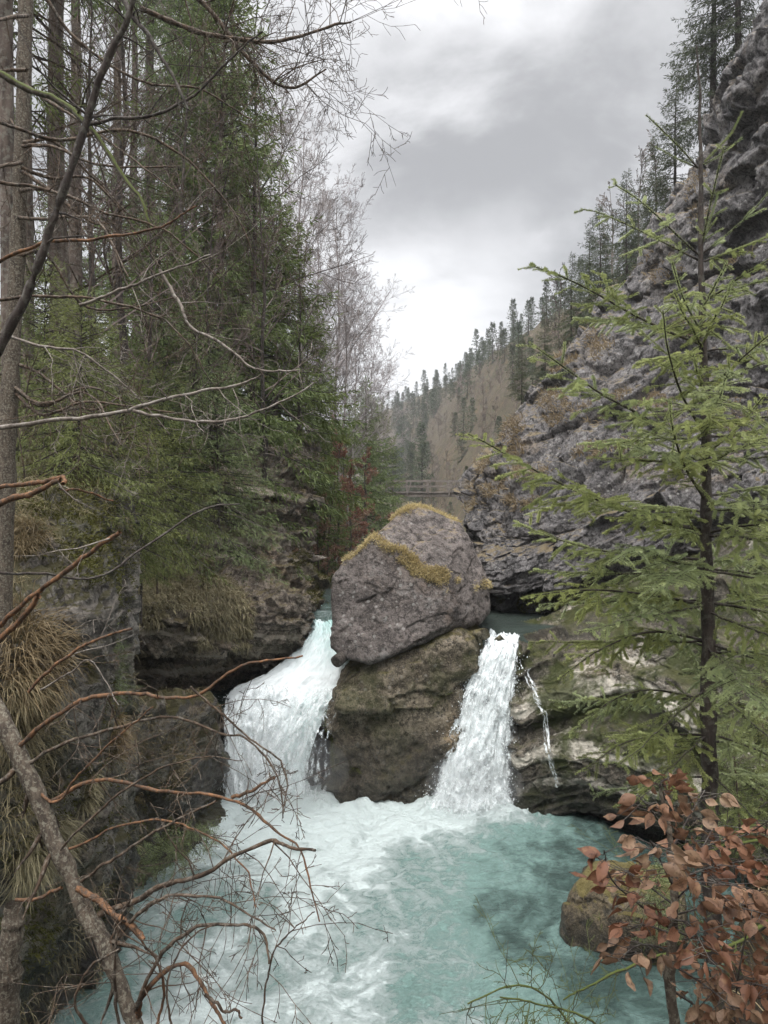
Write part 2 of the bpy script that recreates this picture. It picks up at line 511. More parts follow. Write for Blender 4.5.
M['red_leaf'] = leaf_mat('withered_red_leaf', (0.17, 0.09, 0.055), (0.34, 0.20, 0.13), 0.3)
M['dry_grass'] = leaf_mat('dry_grass', (0.105, 0.085, 0.046), (0.34, 0.275, 0.155), 0.3)
M['ochre_grass'] = leaf_mat('ochre_ledge_grass', (0.20, 0.16, 0.095), (0.40, 0.335, 0.21), 0.3)
M['moss_gold'] = leaf_mat('golden_moss', (0.29, 0.225, 0.10), (0.58, 0.47, 0.235), 0.3)
M['moss_green'] = leaf_mat('green_moss', (0.045, 0.05, 0.01), (0.13, 0.13, 0.03), 0.2)
M['litter'] = leaf_mat('leaf_litter', (0.07, 0.04, 0.022), (0.21, 0.12, 0.06), 0.2)
M['plank'] = bark_mat('weathered_plank', (0.10, 0.085, 0.075), (0.23, 0.2, 0.18), 0.2, scale=5, stretch=(0.3, 1, 1))
# ------------------------------------------------------------------ ground
YS = [-60, 2, 9, 15, 17.5, 22, 30, 45, 60, 110, 220, 330, 400, 520, 800]
XL = [-4.5, -4.5, -4.8, -4.2, -3.6, -2.8, -2.2, -1.5, -3, -8, -22, -40, -50, -60, -60]      # left foot of the valley
XR = [3.0, 2.4, 3.0, 5.5, 6.6, 7.4, 7.0, 7.5, 8.5, 6, 0, -18, -32, -40, -40]                 # right foot
ZB = [-7.5, -7.5, -7.2, -7.0, -4.2, -3.6, -3.2, -2.6, -2.2, 1, 8, 16, 22, 26, 26]
TL = [0.9, 0.9, 0.9, 0.95, 0.9, 0.85, 0.8, 0.8, 0.8, 0.9, 0.9, 0.9, 0.9, 0.9, 0.9]
ZL = [4, 4, 5, 7, 8, 9, 10, 11, 12, 16, 30, 46, 50, 50, 50]                                  # left crest height
TR = [0.8, 0.8, 0.85, 0.9, 1.1, 1.3, 1.5, 1.6, 1.9, 1.8, 1.5, 1.5, 1.5, 1.5, 1.5]
ZR = [3, 3, 5, 8, 12, 16, 19, 20, 21.5, 28, 41, 47, 47, 47, 47]                              # right crest height

def ground_z(x, y):
    x, y = np.broadcast_arrays(V(x), V(y))
    f = lambda t: np.interp(y, YS, t)
    xl, xr, zb = f(XL), f(XR), f(ZB)
    def slope(s, tan, top):
        r = np.maximum(s, 0) * tan
        return top * (1 - np.exp(-(r / top) ** 1.35)) ** (1 / 1.35) if False else np.where(r < top * 0.8, r, top * 0.8 + top * 0.2 * (1 - np.exp(-(r - top * 0.8) / (top * 0.2))))
    z = zb + slope(xl - x, f(TL), f(ZL) - zb) + slope(x - xr, f(TR), f(ZR) - zb)
    q = np.stack((x, y, np.zeros_like(x)), -1).reshape(-1, 3)
    big = sstep(35, 90, y)
    z = z + fbm(q * 0.25, 5, 41).reshape(x.shape) * (0.35 + 2.0 * big) * sstep(-0.5, 2.5, np.maximum(xl - x, x - xr))
    # the bank the camera stands on, and its shoulder on the right
    plat = -1.62 - 0.02 * x + fbm(q * 0.9, 4, 43).reshape(x.shape) * 0.08
    z = np.where(y < 9, z + (plat - z) * (1 - sstep(1.2, 2.4, y)), z)
    sh = -1.75 - 0.30 * np.maximum(y - 2, 0) + 0.35 * (x - 1.8)
    sh = np.minimum(sh, -1.5 + 0.1 * x) + fbm(q * 0.8, 4, 44).reshape(x.shape) * 0.12
    w = sstep(0.95, 1.9, x - 0.22 * np.maximum(y - 3, 0)) * (1 - sstep(4.6, 7.2, y)) * sstep(0.8, 1.6, y)
    return z + (sh - z) * w

def axis(pieces):
    return np.unique(np.concatenate([np.arange(a, b, s) for a, b, s in pieces]))

gx = axis([(-400, -60, 20), (-60, -20, 2), (-20, -6, 0.5), (-6, 6, 0.25), (6, 20, 0.5), (20, 60, 2), (60, 401, 20)])
gy = axis([(-60, 0, 6), (0, 12, 0.25), (12, 30, 0.4), (30, 60, 1), (60, 140, 3), (140, 460, 6), (460, 900, 40)])
X, Y = np.meshgrid(gx, gy)
Z = ground_z(X, Y)
mb = MB()
mb.add(np.stack((X, Y, Z), -1).reshape(-1, 3), grid_faces(len(gy), len(gx)))
struct(mb.build('ground', M['ground'], smooth=True))

# ------------------------------------------------------------------ water
def water_mat(name, deep, milk):
    m, nt, b = new_mat(name)
    geo = nt.n('ShaderNodeNewGeometry')
    pos = geo.outputs['Position']
    foam = nt.n('ShaderNodeAttribute', attribute_name='foam').outputs['Fac']
    n1 = nt.noise(pos, 3.2, 9, 0.68, 1.4)
    n2 = nt.noise(pos, 16.0, 8, 0.78, 0.9)
    f = nt.math('ADD', foam, nt.math('ADD', nt.math('MULTIPLY', nt.math('SUBTRACT', n1, 0.5), 1.15), nt.math('MULTIPLY', nt.math('SUBTRACT', n2, 0.5), 0.65)))
    white = nt.ramp(f, 0.36, 0.96)
    milky = nt.ramp(nt.math('ADD', foam, nt.math('MULTIPLY', nt.math('SUBTRACT', n1, 0.5), 0.6)), -0.05, 0.55)
    col = nt.mix(milky, rgb(*deep), rgb(*milk))
    col = nt.mix(white, col, rgb(0.57, 0.645, 0.635))
    nt.link(col, b.inputs['Base Color'])
    nt.link(nt.ramp(white, 0, 1, 0.12, 0.75), b.inputs['Roughness'])
    b.inputs['IOR'].default_value = 1.33
    h = nt.math('ADD', nt.math('MULTIPLY', nt.noise(nt.map(pos, (1, 1.6, 1)), 5.0, 6, 0.6, 0.6), 0.7), nt.math('MULTIPLY', n2, 0.4))
    h = nt.math('ADD', h, nt.math('MULTIPLY', white, 0.4))
    bp = nt.n('ShaderNodeBump', ins={'Strength': 0.9, 'Distance': 0.16, 'Height': h})
    nt.link(bp.outputs[0], b.inputs['Normal'])
    return m
M['water'] = water_mat('glacial_water', (0.042, 0.070, 0.062), (0.215, 0.335, 0.305))
M['river'] = water_mat('river_water', (0.035, 0.048, 0.040), (0.10, 0.16, 0.14))

def fall_mat(name, lo, hi, col=(0.74, 0.785, 0.79), sx=9.0, sv=0.8, seed=0.0):
    """falling white water: torn into strands along the flow"""
    m, nt, b = new_mat(name)
    at = nt.n('ShaderNodeAttribute', attribute_name='flow')
    vec = nt.n('ShaderNodeSeparateXYZ', ins={0: at.outputs['Vector']}).outputs
    geo = nt.n('ShaderNodeNewGeometry')
    q = nt.map(at.outputs['Vector'], (sx, sv, 1.0), loc=(seed, seed * 1.7, 0))
    n1 = nt.noise(q, 1.0, 7, 0.62, 0.5)
    n2 = nt.noise(nt.map(at.outputs['Vector'], (sx * 3.5, sx * 2.2, 1.0), loc=(seed, 0, 0)), 1.0, 5, 0.65, 0.4)
    n = nt.math('ADD', nt.math('MULTIPLY', n1, 0.64), nt.math('MULTIPLY', n2, 0.36))
    dens = nt.math('ADD', n, vec[2])                     # third value: how thick the water is here
    alpha = nt.ramp(dens, lo, hi)
    thick = nt.n('ShaderNodeAttribute', attribute_name='teal').outputs['Fac']
    c = nt.mix(nt.math('MULTIPLY', thick, nt.ramp(n, 0.68, 0.46)), rgb(*col), rgb(0.20, 0.45, 0.41))
    nt.link(c, b.inputs['Base Color'])
    nt.link(alpha, b.inputs['Alpha'])
    b.inputs['Roughness'].default_value = 0.5
    b.inputs['IOR'].default_value = 1.33
    b.inputs['Subsurface Weight'].default_value = 0.0
    bp = nt.n('ShaderNodeBump', ins={'Strength': 0.3, 'Distance': 0.08, 'Height': n})
    nt.link(bp.outputs[0], b.inputs['Normal'])
    return m
M['fall_wide'] = fall_mat('white_water_wide', 0.34, 0.54, sx=4.0, sv=1.6)
M['fall_narrow'] = fall_mat('white_water_narrow', 0.40, 0.60, sx=6.0, sv=2.2, seed=3.1)
M['fall_torn'] = fall_mat('white_water_torn', 0.50, 0.64, sx=10.0, sv=4.0, seed=7.7)
m, nt, b = new_mat('water_drops')
b.inputs['Base Color'].default_value = rgb(0.82, 0.86, 0.87)
b.inputs['Roughness'].default_value = 0.3
M['drops'] = m

# lower pool
px_ = np.arange(-9.0, 9.01, 0.045)
py_ = np.arange(4.0, 17.3, 0.045)
X, Y = np.meshgrid(px_, py_)
q = np.stack((X, Y, np.zeros_like(X)), -1).reshape(-1, 3)
x, y = q[:, 0], q[:, 1]
wq = q + np.stack((fbm(q * 0.55, 3, 61), fbm(q * 0.55, 3, 62), 0 * x), 1) * 0.9
dl = np.hypot((x + 2.25) / 1.5, (y - 15.0) / 1.0)         # from the foot of the wide fall
dr = np.hypot((x - 1.75) / 1.15, (y - 14.9) / 0.8)        # from the foot of the narrow fall
near = np.exp(-np.maximum(dl - 0.8, 0) * 0.9) + np.exp(-np.maximum(dr - 0.8, 0) * 1.5) * 0.95
streak = fbm(wq * np.array((0.9, 0.5, 1)), 6, 63, 0.62, ridged=True)
tongue = np.exp(-((x + 1.2 + 0.05 * (15 - y)) / 1.9) ** 2) * 0.33 + 0.1 * sstep(12, 8, y) * np.exp(-((x + 0.8) / 2.2) ** 2)
calm = sstep(0.4, 3.4, x - 0.05 * (15 - y)) * 0.45
foam = near * 0.82 + streak * 0.66 + tongue * 1.1 + 0.14 - calm + fbm(wq * 0.4, 3, 66) * 0.22
amp = 0.045 + 0.12 * np.clip(near, 0, 1.2) + 0.02 * np.clip(tongue * 3, 0, 1)
z = POOL + fbm(wq * 1.2, 5, 64) * amp * 1.5 + fbm(wq * np.array((2.2, 3.5, 1)), 5, 65, ridged=True) * amp * 0.8
mb = MB()
mb.add(np.stack((x, y, z), 1), grid_faces(len(py_), len(px_)))
struct(mb.build('pool_water', M['water'], smooth=True, attrs={'foam': foam}))

# upper river
px_ = np.arange(-6.0, 9.01, 0.08)
py_ = np.arange(15.95, 60.0, 0.12)
X, Y = np.meshgrid(px_, py_)
q = np.stack((X, Y, np.zeros_like(X)), -1).reshape(-1, 3)
x, y = q[:, 0], q[:, 1]
foam = fbm(q * np.array((1.5, 0.7, 1)), 5, 71, ridged=True) * 0.4 + 0.32 * np.exp(-((x + 1.4) / 0.7) ** 2) * sstep(22, 18.6, y) - 0.30 * sstep(-0.6, 0.6, x)
z = UPPER + np.interp(y, [16, 45, 60], [0, 0.2, 0.4]) + fbm(q * np.array((1.6, 2.6, 1)), 5, 72) * 0.035
z = z - 0.4 * sstep(16.7, 15.95, y) * sstep(0, 0.4, x)
z = z - 1.6 * sstep(18.9, 17.9, y) * sstep(0.3, -0.1, x)           # drops away into the chute on the left
mb = MB()
mb.add(np.stack((x, y, z), 1), grid_faces(len(py_), len(px_)))
struct(mb.build('river_water', M['river'], smooth=True, attrs={'foam': foam}))

# ------------------------------------------------------------------ rocks
def rock(name, pts, mat, label, cat, **kw):
    v, f, n = hull_rock([P(*p) for p in pts], **kw)
    mb = MB()
    mb.add(v, f)
    o = mb.build(name, mat, smooth=True)
    tag(o, label, cat)
    return o, v, n

def parent_keep(o, root):
    o.parent = root
    o.matrix_parent_inverse = root.matrix_world.inverted()

bo = [(331, 581, 15.5), (347, 561, 15.55), (372, 536, 15.6), (406, 558, 15.35), (434, 576, 15.2), (448, 590, 15.1), (448, 625, 15.0), (403, 650, 14.9), (369, 664, 14.85), (340, 657, 15.1), (330, 648, 15.25),
      (403, 511, 16.4), (418, 506, 16.5), (434, 512, 16.4), (460, 523, 16.3), (476, 552, 16.1), (488, 580, 16.0), (490, 612, 15.9), (480, 624, 15.7),
      (345, 565, 17.6), (405, 512, 18.0), (455, 522, 18.2), (487, 600, 18), (345, 645, 17.6), (470, 625, 18)]
boulder, bv, bn = rock('boulder', bo, M['boulder'], 'huge mossy boulder wedged between the two waterfalls', 'boulder', sub=7, soft=75, seed=11,
                       facet=((0.8, 0.08), (0.3, 0.12), (0.11, 0.13)), amp=0.022)
# golden moss cushions on its shoulders
def moss_on(v, n, where, count, length, mat, name, parent, seed, wide=0.012, droop=0.5, up=0.6, patch=0.0, pscale=1.4):
    r = np.random.default_rng(seed)
    if patch:
        where = where * (fbm(v * pscale, 3, seed) > patch)
    idx = np.nonzero(where)[0]
    if not len(idx):
        return None
    i = r.choice(idx, count)
    p = v[i] + r.normal(size=(count, 3)) * 0.03 - n[i] * 0.01
    d = n[i] + np.array((0, 0, up)) + r.normal(size=(count, 3)) * 0.45
    mb = MB()
    blades(mb, p, d, length * (0.5 + r.random(count)), wide, droop, 0, r)
    return mb.build(name, mat, parent)
bx, by = bv[:, 0] / bv[:, 1] * F + CX, CY - bv[:, 2] / bv[:, 1] * F
line = np.interp(bx, [350, 372, 406, 434, 448, 470, 482], [556, 534, 556, 573, 580, 580, 582])
band = (np.abs(by - line - 3 + 8 * fbm(bv * 2.5, 3, 5)) < np.interp(bx, [350, 380, 420, 450, 482], [3, 5, 10, 8, 3])) & (bv[:, 1] < 16.2)
topm = (bv[:, 2] > P(0, 519, 16.3)[2] + 0.25 * fbm(bv * 2.0, 3, 6)) & (bn[:, 2] > 0.05)
moss_on(bv, bn, band | topm, 16000, 0.07, M['moss_gold'], 'moss', boulder, 3, 0.012, 0.55, patch=-0.05)

le = [(332, 690, 15.0), (352, 668, 15.1), (400, 668, 14.9), (470, 628, 15.2), (480, 640, 15.3), (476, 668, 15.2), (380, 714, 14.7), (340, 712, 14.8),
      (345, 660, 17), (480, 625, 17.5), (478, 680, 17.5), (335, 700, 17), (430, 712, 14.9)]
ledge = thing('ledge_rock', (0.5, 15.6, POOL), 'stepped mossy ledge of rock carrying the boulder between the falls', 'rock')
def rock_part(name, pts, mat, root, **kw):
    v, f, n = hull_rock([P(*p) for p in pts], **kw)
    mb = MB()
    mb.add(v, f)
    o = mb.build(name, mat, root, smooth=True, base=root.location)
    return o, v, n
_, us_v, us_n = rock_part('upper_slab', le, M['ledge'], ledge, sub=6, soft=26, seed=21, facet=((0.9, 0.16), (0.28, 0.18), (0.1, 0.22)), amp=0.07, strata=((-0.3, -0.2, 0.9), 0.3, 0.09))
le2 = [(332, 700, 15.25), (400, 694, 15.0), (466, 676, 15.3), (452, 730, 15.0), (436, 775, 15.05), (424, 788, 15.1), (385, 775, 14.95), (336, 745, 15.15), (333, 780, 15.25), (328, 840, 15.9), (415, 850, 15.9),
       (331, 700, 17.5), (475, 680, 18), (460, 850, 18), (330, 850, 18)]
_, lw_v, lw_n = rock_part('lower_wall', le2, M['ledge'], ledge, sub=6, soft=22, seed=22, facet=((0.9, 0.2), (0.3, 0.2), (0.11, 0.24)), amp=0.08, strata=((-0.45, -0.2, 0.85), 0.5, 0.2))

for v_, n_, th, c_, sd_ in ((us_v, us_n, 0.10, 3500, 71), (lw_v, lw_n, 0.16, 4000, 72)):
    mo = moss_on(v_, n_, (fbm(v_ * 1.3, 4, sd_) > th) & (v_[:, 1] < 15.8) & (v_[:, 2] > -5.2), c_, 0.035, M['moss_green'], 'moss', ledge, sd_, 0.012, 0.6)
    mo.location = -ledge.location

sm = [((462, 632, 15.4), 0.30, 'pale rounded stone at the lip, under the boulder corner'), ((484, 634, 15.45), 0.22, 'brown rock beside the lip of the narrow fall'), ((500, 637, 15.75), 0.13, 'dark wet stone in the lip of the narrow fall'),
      ((516, 622, 18.6), 0.20, 'low pale stone in the calm water above the narrow fall'), ((540, 618, 18.9), 0.15, 'small stone at the foot of the undercut cliff')]
r_ = np.random.default_rng(5)
for k, (c, s, lab) in enumerate(sm):
    c = P(*c)
    pts = c + nrm(r_.normal(size=(12, 3))) * s * np.array((1.25, 1, 0.72))
    v, f, n = hull_rock(pts, sub=4, soft=14, seed=50 + k, facet=((0.3, 0.15),), amp=0.06)
    mb = MB(); mb.add(v, f)
    tag(mb.build('stone', M['ledge'], smooth=True), lab, 'stone')
# short dark log jammed below the boulder's left corner
mb = MB()
a, b_ = P(336, 662, 15.0), P(352, 648, 15.5)
tube(mb, [a + (b_ - a) * t for t in (0, 0.02, 0.5, 1)], [0.09, 0.125, 0.125, 0.12], 12, rough=0.12)
mb.add(np.concatenate((mb.v[0][:12], [a - (b_ - a) * 0.015])), [(k, (k + 1) % 12, 12) for k in range(12)])
tag(mb.build('log', M['bark_dark'], smooth=True), 'short dark log jammed under the left corner of the boulder', 'log')
st = [(556, 890, 10.4), (575, 866, 10.7), (620, 855, 10.4), (670, 870, 9.6), (552, 915, 10.3), (580, 935, 9.9), (640, 950, 9.5), (690, 930, 9.2), (640, 980, 9.6), (560, 960, 10.2),
      (600, 860, 12), (690, 870, 11), (690, 980, 11), (570, 950, 12)]
rock('shore_rock', st, M['shore'], 'low rounded mossy rock at the edge of the pool behind the copper leaves', 'rock', sub=6, soft=7, seed=31, facet=((0.7, 0.12), (0.25, 0.12)), amp=0.09)

# the tilted slab right of the narrow fall
slab = [[(508, 626, 18.2), (540, 620, 18.0), (590, 601, 17.8), (650, 575, 17.2), (710, 545, 16.2), (768, 520, 15.2), (860, 480, 13.2)],
        [(512, 644, 15.8), (540, 636, 15.7), (590, 613, 15.9), (650, 583, 15.6), (710, 553, 14.6), (768, 528, 13.6), (860, 498, 12)],
        [(513, 690, 15.3), (540, 685, 15.0), (590, 670, 14.6), (650, 650, 13.9), (710, 625, 13), (768, 600, 12), (860, 580, 10.5)],
        [(513, 740, 15.1), (540, 735, 14.7), (590, 722, 14.2), (650, 705, 13.3), (710, 685, 12.2), (768, 670, 11), (860, 660, 9.5)],
        [(514, 785, 15.0), (540, 782, 14.6), (590, 770, 13.9), (650, 755, 12.9), (710, 740, 11.7), (768, 735, 10.4), (860, 740, 9)],
        [(514, 812, 15.0), (540, 815, 14.6), (590, 815, 14.2), (650, 812, 13), (710, 812, 11.8), (768, 820, 10.5), (860, 840, 9)],
        [(514, 850, 15.1), (540, 855, 14.7), (590, 860, 14.7), (650, 865, 13.8), (710, 865, 12.2), (768, 880, 10.8), (860, 900, 9)]]
g = [[P(*p) for p in row] for row in slab]
g = [[P(505, r[0][1], r[0][2] + 2.5) * 1.0] + row for r, row in zip(slab, g)]       # its left flank turns back behind the fall
v, f, n = rock_surf(g, 260, 340, seed=33, pit=0.25, facet=((0.9, 0.12), (0.3, 0.14), (0.11, 0.16)), amp=0.05, freq=0.8, strata=((-0.5, -0.25, 0.82), 0.34, 0.32))
slab_v = v
mb = MB(); mb.add(v, f)
tag(mb.build('slab_rock', M['slab'], smooth=True), 'tilted slab of pale banded rock right of the narrow waterfall', 'rock')

# the big cliff on the right
cl = [[(470, 640, 20.5), (510, 634, 19.4), (560, 627, 18.8), (620, 622, 18.0), (690, 612, 17), (768, 602, 15.3), (880, 592, 12.8), (1000, 590, 10.5)],
      [(468, 602, 21.5), (505, 592, 19.0), (560, 587, 18.0), (620, 580, 17.2), (690, 575, 16), (768, 565, 14.5), (880, 560, 12), (1000, 560, 9.8)],
      [(460, 545, 22), (495, 540, 19.2), (550, 525, 18.0), (610, 510, 17.2), (690, 490, 16.4), (768, 470, 15), (880, 450, 12.2), (1000, 440, 10)],
      [(464, 508, 24), (490, 494, 21), (536, 468, 20), (600, 430, 19), (690, 400, 17.8), (768, 370, 16), (880, 330, 13), (1000, 300, 10.6)],
      [(462, 493, 26), (484, 466, 24), (524, 430, 22.5), (590, 370, 21.5), (685, 310, 19.6), (768, 250, 17.5), (880, 170, 14.2), (1000, 100, 11.5)],
      [(462, 490, 28), (494, 452, 27), (532, 408, 26), (582, 346, 25.5), (650, 252, 23.5), (722, 118, 21), (800, -50, 18), (920, -240, 14)],
      [(464, 492, 38), (496, 458, 38), (536, 414, 38), (585, 345, 37), (665, 258, 35), (745, 125, 31), (830, -40, 27), (960, -240, 22)]]
g = [[P(*p) for p in row] for row in cl]
v, f, n = rock_surf(g, 560, 520, seed=71, pit=0.22, facet=((2.0, 0.30), (0.7, 0.30), (0.25, 0.24), (0.11, 0.18)), amp=0.2, freq=0.35, strata=((-0.55, -0.2, 0.8), 0.9, 0.36))
mb = MB(); mb.add(v, f)
cliff = tag(mb.build('cliff', M['cliff'], smooth=True), 'steep purple-grey cliff rising on the right bank above the slab', 'cliff')
cliff_v, cliff_n = v, n
def near_px(v, spots):
    sx = v[:, 0] / v[:, 1] * F + CX
    sy = CY - v[:, 2] / v[:, 1] * F
    w = np.zeros(len(v), bool)
    wob = fbm(v * 1.1, 3, 9) * 14
    for (x, y, rx, ry) in spots:
        w |= ((sx - x) / rx) ** 2 + ((sy - y + wob) / ry) ** 2 < 1
    return w
up = cliff_n[:, 2] * np.sign(cliff_n[:, 2].mean())
gold = near_px(v, [(508, 430, 17, 8), (512, 448, 15, 7), (482, 462, 8, 10), (555, 408, 16, 20), (600, 345, 16, 14), (490, 490, 22, 5), (470, 505, 20, 5), (660, 270, 26, 14), (610, 455, 36, 12), (700, 200, 14, 30), (740, 420, 30, 16), (565, 365, 16, 12), (530, 475, 22, 7), (640, 400, 34, 10), (590, 415, 22, 8), (520, 505, 20, 5), (690, 330, 26, 12), (740, 260, 22, 10)])
nn_ = cliff_n * np.sign(cliff_n[:, 2].mean())
moss_on(v, nn_, gold & (nn_[:, 2] > 0.3), 11000, 0.22, M['ochre_grass'], 'grass_fringe', cliff, 13, 0.022, 0.7)
moss_on(v, nn_, near_px(v, [(530, 603, 36, 9), (575, 598, 14, 8)]), 2500, 0.07, M['moss_green'], 'moss', cliff, 14, 0.016, 0.6)

# left bank: back wall, near dark block, near slope
wall_rows = [(440, [17, 17.5, 18, 19.5, 21, 22.5, 25]), (470, [15.5, 16, 17, 18, 19.5, 21, 23.5]), (520, [14.5, 15.3, 16.3, 17.3, 18.8, 20.5, 22.5]), (572, [13.5, 14.4, 15.3, 16.3, 17.6, 19.3, 21.5]),
             (600, [13.2, 14.0, 14.8, 15.6, 16.6, 17.6, 20.5]), (640, [13.2, 14.0, 14.8, 15.7, 16.6, 17.4, 19.8]), (668, [13.8, 14.8, 15.9, 16.9, 17.6, 18.4, 19.8]),
             (700, [14.2, 15.2, 16.4, 17.4, 18.0, 18.5, 20]), (780, [14.4, 15.4, 16.6, 17.6, 18.2, 18.6, 20])]
wall_cols = [60, 130, 190, 236, 277, 299, 322]
g = [[P(x, y, d) for x, d in zip(wall_cols, ds)] for y, ds in wall_rows]
v, f, n = rock_surf(g, 300, 300, seed=81, facet=((1.1, 0.32), (0.4, 0.28), (0.16, 0.2)), amp=0.28, freq=0.7, strata=((0.2, 0, 1), 0.55, 0.22))
mb = MB(); mb.add(v, f)
wallo = tag(mb.build('bank_cliff', M['wall_rock'], smooth=True), 'undercut rock wall with hanging grass behind the wide fall on the left bank', 'cliff')
wall_v, wall_n = v, n
tm = near_px(v, [(185, 590, 55, 16), (205, 615, 18, 30), (235, 620, 18, 26), (150, 600, 16, 30), (160, 575, 30, 10), (240, 640, 10, 10), (120, 590, 12, 40)])
moss_on(v, n * np.sign(-n[:, 1:2]), tm, 12000, 0.17, M['dry_grass'], 'hanging_grass', wallo, 23, 0.016, 0.85, up=0.1)
gm = near_px(v, [(320, 585, 14, 22), (100, 545, 20, 40), (130, 530, 30, 20), (300, 560, 10, 10), (208, 575, 6, 18)])
moss_on(v, n * np.sign(-n[:, 1:2]), gm, 7000, 0.09, M['moss_green'], 'moss', wallo, 24, 0.014, 0.6)

blk = thing('bank_rock', (-3.8, 12.5, POOL), 'dark layered rock block at the left edge of the pool', 'rock')
bp_ = [(228, 694, 15.0), (222, 800, 14.8), (214, 848, 14.0), (206, 870, 13.6), (226, 900, 14.5), (150, 697, 13.1), (128, 705, 12.5), (165, 870, 12.6), (120, 880, 11.8), (60, 720, 11), (50, 955, 10.3),
       (20, 720, 10.2), (0, 1000, 9.6), (-60, 740, 10), (-60, 1060, 9.4), (228, 700, 17.5), (-60, 740, 14), (228, 900, 17.5), (-60, 1060, 14), (100, 1040, 11.5)]
_, bk_v, bk_n = rock_part('rock_mass', bp_, M['bank_rock'], blk, sub=7, soft=18, seed=91, facet=((1.0, 0.3), (0.35, 0.26), (0.13, 0.2)), amp=0.06, strata=((0.12, 0, 1), 0.3, 0.2))

bk_n = bk_n / np.linalg.norm(bk_n, axis=1, keepdims=True)
seen = bk_v[:, 1] < 15.2
mo = moss_on(bk_v, bk_n, seen & (bk_n[:, 2] > 0.35), 9000, 0.12, M['dry_grass'], 'grass_fringe', blk, 61, 0.012, 0.8, patch=-0.1)
mo.location = -blk.location
mo = moss_on(bk_v, bk_n, seen & (fbm(bk_v * 0.9, 4, 62) > 0.12), 9000, 0.05, M['moss_green'], 'moss', blk, 63, 0.014, 0.7)
mo.location = -blk.location

cols = [-300, -140, 0, 40, 80, 112, 138]
rows = [(430, [14, 13, 12, 11.5, 11.5, 12.5, 14]), (470, [11, 10, 9.4, 9.4, 9.8, 10.6, 12]), (520, [8.8, 8.2, 7.8, 8, 8.4, 9.3, 11]), (580, [7.7, 7.2, 7, 7.2, 7.6, 8.5, 10.5]), (640, [7.2, 6.7, 6.5, 6.7, 7.2, 8.1, 10.2]),
        (700, [7, 6.5, 6.3, 6.6, 7.1, 8.1, 10.3]), (780, [7, 6.5, 6.4, 6.8, 7.4, 8.5, 10.5]), (860, [7, 6.8, 6.8, 7.2, 8, 9.1, 10.9]), (950, [7.4, 7.1, 7.2, 7.8, 8.8, 9.8, 11.2]), (1080, [8, 7.8, 8, 8.6, 9.6, 10.6, 12])]
g = [[P(x, y, d) for x, d in zip(cols, ds)] for y, ds in rows]
v, f, n = rock_surf(g, 260, 220, seed=95, facet=((0.7, 0.25), (0.25, 0.25)), amp=0.2, freq=0.9)
mb = MB(); mb.add(v, f)
near_bank = tag(mb.build('grassy_bank', M['bank_rock'], smooth=True), 'steep overgrown rocky bank in the left foreground', 'bank')
nb_v, nb_n = v, n * np.sign(-n[:, 1:2])
gm = near_px(v, [(95, 545, 30, 40), (70, 500, 50, 25), (125, 570, 10, 50), (30, 930, 30, 30), (110, 480, 30, 14)])
moss_on(nb_v, nb_n, gm, 8000, 0.07, M['moss_green'], 'moss', near_bank, 25, 0.012, 0.6)

moss_on(nb_v, nb_n, (fbm(nb_v * 0.8, 4, 64) > 0.1) & (nb_v[:, 1] < 11.5), 12000, 0.05, M['moss_green'], 'moss', near_bank, 65, 0.011, 0.7)
moss_on(nb_v, nb_n, (fbm(nb_v * 0.6, 4, 66) > 0.05) & (nb_v[:, 1] < 11.5), 9000, 0.20, M['dry_grass'], 'dry_grass_cover', near_bank, 67, 0.007, 0.8, up=0.2)
# hanging grass tufts
def tuft(px, py, d, rad, n, L, label, seed, droop=0.5, mat='dry_grass', v=None, nn=None, lean=(0, 0, 0)):
    r = np.random.default_rng(seed)
    c = P(px, py, d)
    dist = np.linalg.norm(v - c, axis=1)
    i0 = np.argmin(np.hypot(v[:, 0] / v[:, 1] * F + CX - px, CY - v[:, 2] / v[:, 1] * F - py) + 6 * np.maximum(v[:, 1] - d - 2, 0))
    idx = np.nonzero(np.linalg.norm(v - v[i0], axis=1) < rad)[0]
    i = r.choice(idx, n)
    t = thing('grass_tuft', v[i0], label, 'grass tuft')
    mb = MB()
    p = v[i] - v[i0]
    dd = nn[i] * 0.8 + np.array((0, 0, 0.5)) + r.normal(size=(n, 3)) * 0.35 + p * 0.8 + np.array(lean)
    blades(mb, p, dd, 0.5 * L * (0.45 + 0.8 * r.random(n)), 0.009, droop * (0.6 + 0.8 * r.random(n)), 0, r)
    mb.build('blades', M[mat], t)
    return t
tf = [(30, 650, 6.6, 0.42, 1500, 0.75, 'large straw-coloured grass tuft hanging at the left edge above the lichen-covered stem'),
      (15, 715, 6.4, 0.30, 1500, 0.6, 'dense dry grass at the left edge just below the largest tuft'),
      (112, 735, 8.3, 0.24, 1100, 0.65, 'drooping dry grass tuft at the rim of the dark rock block'),
      (45, 850, 6.9, 0.30, 1300, 0.7, 'long hanging dry grass at the left edge, lowest on the bank'),
      (10, 545, 7.7, 0.30, 1000, 0.55, 'thin brown grass tuft high on the left bank by the broken orange stick'),
      (85, 790, 7.6, 0.22, 700, 0.5, 'small dry grass tuft over the rusty brown rock face')]
for k, (a, b_, d, rad, cnt, L, lab) in enumerate(tf):
    tuft(a, b_, d, rad, cnt, L, lab, 200 + k, 0.62, v=nb_v, nn=nb_n, lean=(0.35, -0.2, 0))

# ------------------------------------------------------------------ waterfalls
def drops(mb, p, r, mat=0):
    v, f = ico(1)
    n = len(p)
    r = np.broadcast_to(V(r), (n,))
    st = np.stack((r, r, r * (1.0 + 1.2 * RNG.random(n))), 1)
    vv = p[:, None] + v[None] * st[:, None]
    ff = (np.arange(n)[:, None, None] * len(v) + f[None]).reshape(-1, 3)
    mb.add(vv.reshape(-1, 3), ff, mat)

